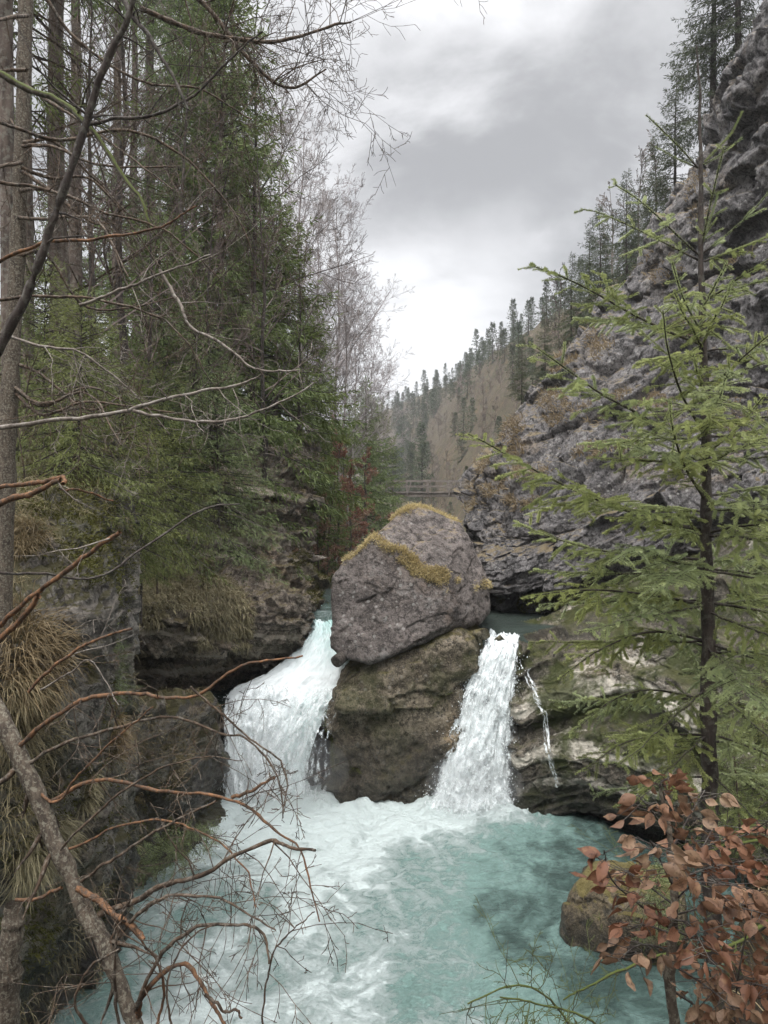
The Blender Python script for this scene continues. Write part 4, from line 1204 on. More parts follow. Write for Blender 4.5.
# ---- leafless scrub
shrub = bare_tree('bare_shrub', 3.2, 141, 'x', 'shrub', 'leafless shrubs', 'grey_twig', kids=(5, 7), minr=0.003, base=0.05, r0=0.022, lev=4, up=0.02)
shrubB = bare_tree('bare_shrub', 2.4, 142, 'x', 'shrub', 'leafless shrubs', 'dead_wood', kids=(6, 8), minr=0.003, base=0.02, r0=0.016, lev=3, spread=0.8, up=0.0)
for k, (pr, px, d, rz, s, z, lab) in enumerate([(shrub, 100, 12, 0.2, 1.0, 0.2, 'leafless grey shrub among the young spruces'), (shrubB, 160, 14, 1.0, 1.0, -0.7, 'brown twiggy shrub over the hanging grass'), (shrub, 215, 17, 2.0, 1.1, -0.9, 'grey shrub standing in front of the pale young spruce'),
        (shrubB, 262, 18.5, 3.0, 1.1, -1.3, 'brown shrub near the corner of the undercut wall'), (shrub, 300, 22, 4.0, 1.2, -1.0, 'grey shrub over the rocks left of the boulder'), (shrubB, 330, 25, 5.0, 1.5, -1.2, 'brown shrub on the scree left of the boulder'),
        (shrubB, 352, 30, 0.7, 1.6, -0.8, 'brown shrub by the water far behind the boulder'), (shrub, 140, 18, 1.7, 1.2, 1.0, 'grey shrub under the forest edge'), (shrub, 60, 14, 2.7, 1.1, 1.0, 'grey shrub between the big trunks'),
        (shrubB, 240, 20, 0.1, 1.3, -0.5, 'brown shrub below the tall full spruce'), (shrubB, 20, 9, 3.3, 0.7, 0.2, 'brown shrub at the left edge'), (shrubB, 395, 46, 2.2, 1.6, -1.4, 'brown shrub under the near end of the footbridge'), (shrubB, 430, 52, 4.2, 1.7, -1.6, 'brown shrub under the middle of the footbridge')]):
    place(pr, used, px, d, rz, s, lab, z=z)

# ---- right side: spruces on the cliff, then the far valley side
CREST = np.array([(440, 490), (451, 483), (482, 440), (522, 398), (575, 335), (650, 250), (722, 115), (800, -50)])
cliffA = conifer_thing('spruce_tree', 13, 2.3, 151, 'x', 'spruce', 'spruces on the right cliff', ('bark_dark', 'needle_far'), base=0.08, twig=0.17, droop=0.3, lev_step=0.30, bare=0.08, lat_step=0.12, fill=0.045, width=0.18)
cliffB = conifer_thing('spruce_tree', 8, 2.0, 152, 'x', 'spruce', 'spruces on the right cliff', ('bark_dark', 'needle_far'), base=0.05, twig=0.17, droop=0.28, lev_step=0.28, bare=0.05, lat_step=0.12, fill=0.045, width=0.18, taper=1.0)
for pr, px, py, d, rz, s, lab in [(cliffA, 714, 165, 27, 0, 0.9, 'tall spruce on the cliff behind the leader of the sapling'), (cliffA, 738, 75, 26, 2, 0.8, 'spruce on the cliff top at the upper right corner'), (cliffB, 676, 225, 30, 1, 0.8, 'lower spruce on the cliff left of the tall one'),
                                  (cliffB, 627, 300, 34, 3, 0.72, 'dark spruce with a neat pointed crown standing against the sky on the cliff'), (cliffB, 600, 320, 33, 4, 0.62, 'spruce just left of the neat pointed one'), (cliffB, 655, 265, 36, 5, 0.75, 'spruce just right of the neat pointed one'),
                                  (cliffB, 522, 402, 27.5, 0.5, 0.3, 'small open spruce on the cliff edge above the golden grass'), (cliffB, 572, 352, 31, 1.5, 0.5, 'spruce on the cliff edge right of the small open one'), (cliffB, 590, 335, 37, 2.5, 0.7, 'spruce behind the cliff edge, half hidden'),
                                  (cliffB, 545, 385, 33, 3.5, 0.4, 'short spruce on the cliff edge between two others')]:
    place(pr, used, px, d, rz, s, lab, z=P(px, py, d)[2])
bareC = bare_tree('bare_tree', 8, 161, 'x', 'bare tree', 'leafless trees of the far valley side', 'twig_hill', kids=(6, 8), minr=0.016, lev=3)
for px, py, d, rz, s, lab in [(655, 245, 38, 0, 0.75, 'pale leafless tree behind the cliff spruces'), (612, 310, 42, 1, 0.9, 'pale leafless tree by the neat pointed spruce'), (560, 375, 40, 2, 0.75, 'pale leafless tree over the cliff edge'), (640, 270, 40, 3, 0.85, 'pale leafless tree among the cliff spruces')]:
    place(bareC, used, px, d, rz, s, lab, 'leafless trees on the right cliff', z=P(px, py, d)[2])
# far side trees: single meshes, they show only a few pixels each
def far_mesh(name, builder, mats):
    return builder.build(name, mats)
farc = []
for k, (h, rm) in enumerate(((9, 2.1), (7.5, 1.9), (10.5, 2.2))):
    T, Cn, _ = conifer(h, rm, 171 + k, base=0.06, twig=0.42, lev_step=0.5, lat_step=0.34, fill=0.2, nb=(5, 7), droop=0.3, width=0.24, bare=0.05, taper=1.0)
    mb = MB(); mb.v, mb.f, mb.m, mb.t, mb.n = Cn.v, Cn.f, Cn.m, Cn.t, Cn.n
    for v_, f_ in zip(T.v, T.f):
        mb.add(v_, f_, 1)
    farc.append(mb)
farb = []
for k in range(2):
    r_ = np.random.default_rng(181 + k)
    segs = []
    grow(segs, np.array((0, 0, -0.5)), np.array((0, 0, 1.0)), 7.5, 0.10, 0, r_, nseg=6, wig=0.05, minr=0.03)
    for q in range(16):
        z = 1.0 + 5.6 * r_.random()
        az = r_.random() * 6.28
        grow(segs, np.array((0, 0, z)), np.array((math.cos(az), math.sin(az), 0.9)), 2.2 * (1.1 - z / 8), 0.03, 2, r_, 0.7, (5, 7), 0.05, 0.15, 0.019, 0.55, 4)
    mb = MB(); segs_mesh(mb, segs, 3, 0)
    farb.append(mb)
farc = [mb.build('spruce_tree', [M['needle_far'], M['bark_dark']]) for mb in farc]
farb = [mb.build('bare_tree', [M['twig_hill']]) for mb in farb]
LC = 'distant spruce on the far side of the valley'
LB = 'distant leafless tree on the far side of the valley'
r_ = np.random.default_rng(5)
cnt = {'c': 0, 'b': 0}
first = set()
occ = []
K = 9000
ya = 48 * (400 / 48) ** r_.random(K)
xra, zra, tra, zba = (np.interp(ya, YS, t) for t in (XR, ZR, TR, ZB))
xa = xra + (zra - zba) / tra * (r_.random(K) ** 0.8 * 1.25 - 0.1)
za = ground_z(xa, ya)
pxa, pya = xa / ya * F + CX, CY - (za + 5) / ya * F
ok = (pxa > 382) & (pxa < 720) & (pya < np.interp(pxa, CREST[:, 0], CREST[:, 1]) - 4) & (pya > 60)
for x, y, z, zb, zr in zip(xa[ok], ya[ok], za[ok], zba[ok], zra[ok]):
    md = 2.2 + y * 0.008
    if occ and (((np.array(occ) - (x, y)) ** 2).sum(1) < md * md).any():
        continue
    # the lower slope is mostly leafless, the crest and the valley end mostly spruce
    hgt = (z - zb) / (zr - zb)
    conif = r_.random() < (0.28 + 0.55 * sstep(0.6, 0.98, hgt) + 0.75 * sstep(150, 260, y))
    key = 'c' if conif else 'b'
    if cnt[key] >= (215 if conif else 175):
        continue
    cnt[key] += 1
    occ.append((x, y))
    o = random.choice(farc if conif else farb)
    if o.name in first:
        o = o.copy(); C.objects.link(o)
    else:
        first.add(o.name)
    o.location = (x, y, z - 0.2)
    o.rotation_euler = (0, 0, r_.random() * 6.28)
    s = (0.42 + 0.42 * r_.random()) * (1.0 if y > 120 else 0.8)
    s *= 0.9
    o.scale = (s * 1.1, s * 1.1, s * (0.8 + 0.3 * r_.random()))
    tag(o, LC if conif else LB, 'spruce' if conif else 'bare tree', 'spruces of the far valley side' if conif else 'leafless trees of the far valley side')
print('far trees', cnt)
# valley floor spruces on the left beyond the forest
for k in range(34):
    y = 62 + 6.5 * k + r_.random() * 5
    xl, xr = np.interp(y, YS, XL), np.interp(y, YS, XR)
    px = 386 + 52 * r_.random() if k % 3 else 392 + 12 * r_.random()
    x = (px - CX) / F * y
    if xl + 1 < x < xr - 1 and y < 100:
        x = xl - 3 * r_.random()
    z = float(ground_z(x, y))
    o = random.choice(farc).copy(); C.objects.link(o)
    o.location = (x, y, z - 0.3); o.rotation_euler = (0, 0, r_.random() * 6.28)
    s = 0.8 + 0.4 * r_.random(); o.scale = (s, s, s)
    tag(o, 'spruce closing the end of the valley above the footbridge', 'spruce', 'spruces at the end of the valley')

# ---- forest floor cover (nobody could count it)
n = 26000
y = 9 + 34 * RNG.random(n) ** 1.3
x = np.interp(y, YS, XL) + 0.5 - 15 * RNG.random(n) ** 1.4
z = ground_z(x, y)
mb = MB()
p = np.stack((x, y, z + 0.01), 1)
d = nrm(RNG.normal(size=(n, 3)) * np.array((1, 1, 0.45)) + np.array((0, 0, 0.15)))
kites(mb, p, d, nrm(np.cross(d, RNG.normal(size=(n, 3)))), 0.10 + 0.12 * RNG.random(n), 0.06, 0)
m2 = 14000
i = RNG.integers(0, n, m2)
blades(mb, p[i] + RNG.normal(size=(m2, 3)) * np.array((0.15, 0.15, 0)), RNG.normal(size=(m2, 3)) * 0.4 + np.array((0, 0, 1.0)), 0.25 + 0.3 * RNG.random(m2), 0.02, 0.5, 1)
stuff(mb.build('undergrowth', [M['litter'], M['dry_grass']]), 'leaf litter and dry grass on the forest floor of the left bank', 'undergrowth')
# ------------------------------------------------------------------ foreground: dead branches
def pline(pts, d0, d1, n=None):
    k = len(pts)
    w = [P(x, y, d0 + (d1 - d0) * i / (k - 1)) for i, (x, y) in enumerate(pts)]
    return catmull(w, n or max(8, 6 * k))

def px_r(wpx, d):
    return wpx / F * d / 2

def stick(mb, pts, d0, d1, w0, w1, mat=0, twigs=0, seed=0, tw_mat=0, tl=0.35, kids=(2, 4), minr=0.0013, sides=6, wig=0.16, lev=1, up=-0.03, side=0.9, start=0.15):
    """one bent branch following the points, with side twigs"""
    r = np.random.default_rng(seed)
    w = pline(pts, d0, d1)
    n = len(w)
    dm = np.linspace(d0, d1, n)
    rad = (w0 + (w1 - w0) * np.linspace(0, 1, n)) / F * dm / 2 * (1 + 0.08 * r.normal(size=n))
    w = w + np.cumsum(r.normal(size=w.shape), 0) * 0.0022 + np.stack([fbm(w * 7.0, 3, seed + c) for c in range(3)], 1) * 0.011 * min(1.0, len(w) / 20)
    tube(mb, w, np.maximum(rad, minr), sides, mat, rough=0.12 if w0 > 3 else 0, seed=seed)
    segs = []
    for _ in range(twigs):
        t = start + (1 - start) * r.random()
        i = min(int(t * (n - 1)), n - 2)
        d = nrm(w[i + 1] - w[i])
        dd = nrm(d * 0.45 + perp(d, r) * side)
        grow(segs, w[i], dd, tl * (0.4 + 0.9 * r.random()), max(rad[i] * 0.4, minr * 1.3), lev, r, 0.75, kids, up, wig, minr, 0.5, 5, 0.1)
    segs_mesh(mb, segs, 4, tw_mat)

DM = [M['dead_wood'], M['orange_wood'], M['bark_lichen'], M['grey_twig'], M['bark_dark'], M['bark_moss']]
dead = thing('dead_tree', P(60, 880, 3.0), 'fallen dead spruce with a lichen-covered stem and bare crooked branches at lower left', 'dead tree')
mb = MB()
stick(mb, [(-30, 660), (-5, 705), (22, 760), (50, 830), (78, 895), (103, 940), (122, 990), (140, 1040), (150, 1090)], 3.1, 2.7, 18, 15, 2, 10, 1, 0, 0.3, sides=12)
mb.build('trunk', DM, dead, smooth=True, base=dead.location)
br_list = [
    ([(18, 745), (55, 715), (90, 695), (125, 687), (160, 688), (192, 687), (220, 665), (250, 652), (296, 645)], 3.0, 2.6, 8, 3, 1, 5, 0.25),
    ([(192, 687), (215, 708), (240, 727), (270, 750), (292, 770), (288, 815)], 2.7, 2.6, 4, 2, 0, 9, 0.3),
    ([(32, 762), (65, 747), (100, 735), (175, 720), (220, 735), (250, 742), (280, 775), (286, 812)], 3.0, 2.6, 6, 2, 0, 14, 0.3),
    ([(45, 804), (95, 779), (160, 791), (230, 799), (275, 831), (300, 854), (320, 924)], 3.0, 2.5, 7, 2, 1, 14, 0.35),
    ([(232, 797), (250, 788), (273, 776)], 2.65, 2.6, 6, 4, 1, 1, 0.1),
    ([(70, 849), (125, 824), (165, 821), (210, 834), (250, 864), (262, 900)], 2.95, 2.5, 4, 2, 1, 8, 0.3),
    ([(82, 881), (120, 854), (165, 829), (220, 799)], 2.9, 2.6, 5, 3, 0, 4, 0.25),
    ([(100, 915), (140, 900), (170, 884), (210, 874), (270, 844), (295, 845), (320, 848)], 2.85, 2.4, 10, 4, 0, 10, 0.32),
    ([(120, 935), (140, 914), (165, 899), (210, 896), (250, 911), (275, 931)], 2.8, 2.4, 7, 2, 0, 18, 0.32),
    ([(135, 1010), (142, 991), (165, 949), (195, 926), (230, 921), (255, 931), (262, 960)], 2.75, 2.4, 8, 3, 0, 18, 0.35),
    ([(138, 1015), (145, 994), (178, 969), (200, 989), (220, 1019), (232, 1040)], 2.75, 2.5, 9, 4, 1, 4, 0.2),
    ([(205, 995), (225, 1012), (240, 1010), (248, 1018)], 2.5, 2.5, 5, 3, 0, 2, 0.15),
    ([(262, 1040), (270, 984), (280, 944), (296, 920), (312, 906)], 2.4, 2.3, 3.5, 1.5, 0, 12, 0.3),
    ([(120, 1030), (112, 980), (118, 930), (128, 900)], 2.8, 2.7, 5, 3, 0, 8, 0.4),
    ([(100, 1040), (75, 1000), (92, 965), (118, 950)], 2.8, 2.7, 5, 3, 0, 8, 0.4),
    ([(150, 1050), (160, 1000), (150, 960), (132, 930)], 2.75, 2.6, 5, 3, 1, 8, 0.4),
    ([(180, 1060), (170, 1000), (185, 950), (215, 930)], 2.6, 2.5, 4, 2, 0, 12, 0.4),
    ([(76, 890), (100, 905), (120, 925), (138, 940)], 2.85, 2.7, 11, 9, 1, 2, 0.15),
    ([(16, 899), (40, 897), (62, 890)], 2.95, 2.9, 6, 5, 1, 1, 0.1),
    ([(40, 690), (70, 672), (90, 660), (118, 705)], 2.9, 2.8, 3, 1.5, 3, 5, 0.25),
    ([(60, 850), (110, 800), (160, 770), (200, 760), (240, 762)], 2.9, 2.5, 4, 1.5, 0, 12, 0.3),
    ([(28, 780), (60, 800), (85, 770), (120, 740), (158, 705)], 3.0, 2.7, 5, 2, 1, 6, 0.25),
]
for k, (pts, d0, d1, w0, w1, mt, tw, tl) in enumerate(br_list):
    mb = MB()
    stick(mb, pts, d0, d1, w0 * 0.66, w1 * 0.7, mt, int(tw * 0.65), 400 + k, 0, tl, lev=2 if tw > 8 else 1, up=-0.05)
    mb.build('branch', DM, dead, smooth=True, base=dead.location)

singles = [
    ([(-15, 642), (5, 622), (32, 598), (60, 575), (95, 550), (122, 532)], 3.4, 3.0, 7, 5, 1, 1, 'long peeled orange stick slanting up over the left bank'),
    ([(-12, 655), (10, 630), (25, 612), (43, 594)], 3.3, 3.2, 8, 7, 1, 0, 'short broken orange stick below the longer one at the left edge'),
    ([(-15, 492), (10, 483), (35, 477), (60, 472), (62, 478)], 3.3, 3.1, 6, 5, 1, 0, 'upper of two pale broken sticks poking in from the left edge'),
    ([(-15, 512), (10, 500), (35, 490), (60, 473)], 3.2, 3.1, 8, 6, 1, 1, 'lower of two pale broken sticks poking in from the left edge'),
    ([(30, 692), (60, 660), (92, 640), (130, 630)], 3.1, 2.9, 4, 3, 1, 3, 'thin orange stick curving up above the tangled dead branches'),
    ([(-10, 572), (40, 575), (95, 580), (150, 545), (200, 512), (240, 505)], 4.2, 5.5, 3, 2, 4, 9, 'thin dark twig arching across the mossy bank'),
    ([(60, 488), (85, 490), (112, 500)], 3.3, 3.6, 3, 2, 1, 1, 'small broken twig right of the pale sticks'),
    ([(-20, 375), (5, 340), (40, 265), (75, 165), (100, 80), (122, 30), (140, -30)], 3.0, 2.8, 11, 6, 4, 7, 'dark bent bare stem crossing the upper left of the picture'),
    ([(-15, 428), (60, 420), (120, 412), (185, 395), (240, 385), (262, 374)], 3.2, 2.9, 5, 2, 3, 6, 'pale straight bare branch reaching right across the forest'),
    ([(133, 411), (190, 420), (230, 420), (262, 408), (312, 384)], 3.0, 2.9, 3.5, 2, 3, 6, 'pale curved bare branch dipping below the straight one'),
    ([(-15, 268), (20, 252), (50, 240), (100, 236), (150, 231), (178, 218), (200, 206)], 3.3, 3.0, 5, 2, 1, 7, 'light brown bare branch level with the upper forest'),
    ([(80, 305), (130, 288), (170, 270), (215, 256)], 3.4, 3.2, 3.5, 2, 3, 6, 'grey bare branch rising below the light brown one'),
    ([(-10, 70), (30, 88), (60, 100), (85, 125), (105, 152), (122, 178), (138, 200), (148, 228)], 5.0, 4.6, 7, 4, 5, 5, 'green mossy bare branch drooping in front of the trunks'),
    ([(110, -20), (132, 15), (150, 38), (172, 75), (188, 112)], 4.2, 4.0, 6, 3, 4, 8, 'dark drooping bare branch at the top of the picture'),
    ([(86, 126), (115, 122), (150, 118), (190, 100), (218, 72), (240, 50), (262, 30)], 4.4, 4.2, 4, 2, 4, 10, 'thin bare branch arching up through the top of the forest'),
    ([(140, 8), (190, 30), (235, 40), (285, 40), (335, 25), (352, 20)], 6.0, 6.4, 6, 2, 0, 26, 'bare branch with a fan of fine twigs against the clouds'),
    ([(150, -10), (200, 0), (250, 60), (290, 90), (330, 70)], 6.2, 6.6, 6, 2, 0, 26, 'second fan of fine twigs hanging below the topmost bare branch'),
    ([(160, 270), (178, 300), (192, 326), (230, 347), (250, 365), (272, 370), (298, 368)], 3.6, 3.4, 4, 2, 3, 5, 'grey bare branch hooking down to the right in mid forest'),
    ([(-10, 300), (60, 295), (110, 302), (160, 318), (190, 345), (210, 380)], 3.6, 3.5, 3.5, 1.5, 0, 14, 'brown twiggy branch sagging over the forest at left'),
    ([(-10, 180), (50, 190), (110, 215), (170, 235), (220, 280)], 4.4, 4.6, 4, 1.5, 0, 18, 'brown twiggy branch sagging from the left trunks'),
    ([(40, -10), (80, 40), (140, 80), (200, 90), (250, 120)], 4.8, 5.0, 4, 1.5, 0, 20, 'brown twiggy branch hanging through the top left corner'),
    ([(-10, 330), (40, 345), (80, 350), (130, 385), (170, 430)], 3.8, 4.0, 3.5, 1.5, 3, 14, 'grey twiggy branch drooping towards the young spruces'),
    ([(-10, 120), (60, 140), (130, 130), (190, 160), (240, 220), (260, 280)], 5.2, 5.6, 4, 1.5, 0, 22, 'brown forked branch drooping before the green spruces'),
]
for k, (pts, d0, d1, w0, w1, mt, tw, lab) in enumerate(singles):
    mb = MB()
    base = P(*pts[0], d0)
    fine = mt in (0, 3) and tw > 12
    stick(mb, pts, d0, d1, w0 * (0.85 if mt == 1 else 1.0), w1 * 0.85, mt, tw, 500 + k, mt if mt != 1 else 3, 0.10 * d0 if not fine else 0.17 * d0, lev=2 if fine else 1, kids=(4, 6) if fine else (2, 4), minr=0.0011 * max(1, d0 / 3), up=-0.04, start=0.2)
    tag(mb.build('bare_branch', DM, smooth=True), lab, 'branch', 'bare branches hanging into the view')
# lichen-covered stem at the left edge
lt = thing('leafless_tree', P(20, 480, 6.6), 'slim leafless tree with a pale lichen-covered stem at the left edge', 'tree')
mb = MB()
stick(mb, [(2, 700), (6, 480), (10, 400), (16, 300), (22, 180), (27, 60), (32, -80)], 6.4, 6.8, 20, 13, 2, 0, 7, sides=10)
mb.build('trunk', DM, lt, smooth=True, base=lt.location)
for k in range(16):
    mb = MB()
    y0 = random.uniform(-40, 420); s_ = random.choice((-1, 1, 1, 1))
    x0 = np.interp(y0, [-80, 60, 480], [32, 27, 6])
    stick(mb, [(x0, y0), (x0 + s_ * 30, y0 + random.uniform(-5, 25)), (x0 + s_ * 75, y0 + random.uniform(0, 60)), (x0 + s_ * random.uniform(100, 170), y0 + random.uniform(20, 110))], 6.6, 6.0 + random.uniform(-1, 1), 4, 1.5, 0, 8, 600 + k, 0, 0.6, lev=2, kids=(3, 5), minr=0.0025, up=-0.04)
    mb.build('branch', DM, lt, smooth=True, base=lt.location)
lt2 = thing('stump', P(12, 980, 4.4), 'weathered grey stump at the lower left corner', 'stump')
mb = MB()
stick(mb, [(14, 905), (12, 940), (8, 990), (4, 1060)], 4.2, 4.2, 18, 30, 2, 0, 9, sides=12)
mb.build('stem', DM, lt2, smooth=True, base=lt2.location)

# ------------------------------------------------------------------ foreground: spruce sapling on the right
SD = 4.2
sap = thing('spruce_sapling', P(712, 905, SD), 'bright green young spruce with a dark stem in the right foreground', 'spruce')
mb = MB()
tp = [(697, 46), (699, 120), (701, 200), (702, 300), (704, 400), (705, 500), (706, 600), (708, 720), (711, 830), (714, 960)]
stick(mb, tp, SD, SD, 1.2, 18, 0, 0, 700, sides=10)
mb.build('trunk', [M['bark_dark']], sap, smooth=True, base=sap.location)

def needles_on(mb, a, b, dens, nl, r, mat=0, tint=None, up=None):
    """needles round shoots a->b (arrays)"""
    L = np.linalg.norm(b - a, axis=1)
    n = np.maximum(3, (L * dens).astype(int))
    I = np.repeat(np.arange(len(a)), n)
    s = r.random(len(I))
    ax = nrm(b - a)[I]
    p = a[I] + (b - a)[I] * s[:, None]
    out = nrm(np.cross(ax, r.normal(size=(len(I), 3))))
    out = nrm(out + np.array((0, 0, 0.35)))
    d = nrm(ax * 0.7 + out * 0.95)
    l = nl * (0.7 + 0.5 * r.random(len(I))) * (1 - 0.35 * s ** 4)
    t = np.clip((0.5 if tint is None else tint[I]) + r.normal(size=len(I)) * 0.12, 0, 1)
    kites(mb, p, d, nrm(np.cross(d, ax + 0.01 * r.normal(size=(len(I), 3)))), l, 0.0034, mat, t, 0.4)

def sap_branch(y0, L, az, el, seed, lat=1.0, droop=0.12, tipup=0.12, pts=None, d1=None):
    r = np.random.default_rng(seed)
    if pts is not None:
        w = pline(pts, SD, d1, 22)
        L = np.linalg.norm(np.diff(w, axis=0), axis=1).sum()
    else:
        s = np.linspace(0, 1, 22)
        x0 = np.interp(y0, [q[1] for q in tp], [q[0] for q in tp])
        b = P(x0, y0, SD)
        a = np.array((math.cos(az), math.sin(az), 0))
        w = b + (s * L * math.cos(el))[:, None] * a + (s * L * math.sin(el) - droop * L * s ** 2 + tipup * L * s ** 3)[:, None] * np.array((0, 0, 1.0))
        w = w + np.cumsum(r.normal(size=w.shape), 0) * 0.004 * L
    n = len(w)
    seg = np.linalg.norm(np.diff(w, axis=0), axis=1)
    s = np.concatenate(([0], seg.cumsum())) / seg.sum()
    B, N = MB(), MB()
    tube(B, w, (0.0022 + 0.0062 * L * (1 - s)), 5)
    A0, A1, T = [w[2:-1]], [w[3:]], [np.full(n - 3, 0.35)]
    segs = []
    if lat > 0:
        m = int(L / 0.064 * lat)
        for sl in np.linspace(0.14, 0.97, max(m, 3)):
            i = np.interp(sl, s, np.arange(n)); i0 = min(int(i), n - 2)
            p = w[i0] + (w[i0 + 1] - w[i0]) * (i - i0)
            tg = nrm(w[i0 + 1] - w[i0])
            sd = nrm(np.cross(tg, np.array((0, 0, 1.0))))
            for sg in (-1, 1):
                if r.random() < 0.12:
                    continue
                l = min(0.34 * L * (1.08 - sl) + 0.04, 0.09 + 0.5 * L * sl) * (0.55 + 0.6 * r.random())
                d = nrm(tg * 0.75 + sd * sg * 0.8 + np.array((0, 0, -0.20)) + r.normal(size=3) * np.array((0.2, 0.2, 0.34)))
                e = p + d * l * 0.55
                d2 = nrm(d + np.array((0, 0, -0.16)) + tg * 0.15)
                e2 = e + d2 * l * 0.45
                segs += [(*p, *e, 0.0022, 0.0016), (*e, *e2, 0.0016, 0.001)]
                A0 += [p[None] + d * 0.01, e[None]]; A1 += [e[None], e2[None]]; T += [[0.38 + 0.1 * r.normal()], [0.72 + 0.15 * r.normal()]]
                if l > 0.15:
                    for q in np.linspace(0.25, 0.9, int(l / 0.065)):
                        for sg2 in (-1, 1):
                            if r.random() < 0.4:
                                continue
                            pp = p + (e2 - p) * q
                            dd = nrm(d * 0.75 + np.cross(d, np.array((0, 0, 1.0))) * sg2 * 0.75 + np.array((0, 0, -0.25)) + r.normal(size=3) * 0.25)
                            ee = pp + dd * l * (0.42 - 0.2 * q) * (0.7 + 0.5 * r.random())
                            segs.append((*pp, *ee, 0.0014, 0.0009))
                            A0.append(pp[None]); A1.append(ee[None]); T.append([0.75 + 0.18 * r.normal()])
    segs_mesh(B, segs, 3)
    A0, A1, T = np.concatenate(A0), np.concatenate(A1), np.concatenate([V(t) for t in T])
    needles_on(N, A0, A1, 1350, 0.016, r, 0, T)
    bo_ = B.build('branch', [M['bark_dark']], sap, smooth=True, base=sap.location)
    no_ = N.build('needles', [M['needle_young']], bo_)
    no_.location = -sap.location
    return bo_

# boughs whose shape the photo shows
shown = [
    ([(698, 168), (680, 148), (662, 130), (646, 115)], 4.05, 0.0), ([(698, 168), (676, 158), (656, 147)], 4.25, 0.0), ([(699, 168), (716, 150), (732, 132), (742, 112)], 4.3, 0.0), ([(699, 167), (720, 155), (742, 138)], 4.1, 0.0),
    ([(702, 258), (680, 238), (655, 214), (636, 198), (614, 184)], 4.0, 0.45), ([(702, 262), (665, 243), (630, 226), (600, 213), (581, 209)], 4.35, 0.5), ([(701, 250), (708, 215), (716, 180), (724, 147)], 3.9, 0.3), ([(701, 248), (710, 220), (718, 194)], 4.35, 0.25),
    ([(702, 254), (730, 232), (752, 212), (772, 188)], 4.0, 0.5), ([(702, 262), (735, 250), (770, 236)], 4.4, 0.6),
    ([(703, 345), (665, 330), (625, 310), (590, 290), (560, 276), (530, 265)], 3.8, 0.85), ([(703, 340), (660, 330), (620, 322), (575, 318)], 4.6, 0.8), ([(703, 335), (684, 300), (672, 262)], 3.7, 0.5),
    ([(704, 430), (660, 424), (628, 408), (600, 393), (565, 368), (530, 343)], 3.7, 0.95), ([(703, 432), (682, 395), (668, 350), (663, 310)], 3.6, 0.7), ([(704, 395), (740, 360), (775, 330)], 3.7, 0.9),
    ([(705, 530), (662, 522), (615, 506), (570, 488), (520, 462), (490, 445), (468, 434)], 3.7, 0.9), ([(705, 500), (684, 465), (672, 425), (670, 400)], 3.4, 0.8), ([(705, 455), (735, 430), (765, 395)], 3.6, 0.9),
    ([(705, 560), (660, 556), (610, 552), (560, 540), (518, 524)], 4.4, 0.9), ([(706, 605), (650, 595), (600, 590), (560, 592), (528, 597)], 3.8, 1.0), ([(706, 640), (650, 632), (600, 650), (560, 678)], 3.9, 1.0),
    ([(707, 700), (650, 690), (610, 702), (570, 735)], 4.1, 0.9), ([(707, 735), (660, 735), (620, 745), (585, 770)], 3.8, 0.8), ([(706, 570), (668, 560), (640, 548), (615, 560)], 3.5, 1.0),
]
for k, (pts, d1, lat) in enumerate(shown):
    sap_branch(0, 0, 0, 0, 720 + k, lat, pts=pts, d1=d1)
whorls = [(310, 0.55, 0.40, 4), (345, 0.75, 0.30, 4), (395, 0.7, 0.25, 3), (430, 0.9, 0.22, 5), (470, 0.9, 0.15, 5), (505, 0.8, 0.12, 4), (530, 1.05, 0.12, 5), (570, 1.0, 0.06, 6), (610, 1.1, 0.02, 6), (650, 1.05, -0.05, 5), (690, 1.05, -0.1, 5), (735, 1.0, -0.15, 4), (775, 0.8, -0.15, 3)]
k = 0
for y0, L, el, nb in whorls:
    off = random.random() * 6.28
    for j in range(nb):
        az = off + j * 6.283 / nb + random.uniform(-0.3, 0.3)
        if math.cos(az) < -0.75 and y0 < 560:
            az += 1.2
        sap_branch(y0 + random.uniform(-10, 10), L * random.uniform(0.75, 1.1), az, el + random.uniform(-0.08, 0.08), 800 + k, 0.9, 0.2, 0.12)
        k += 1

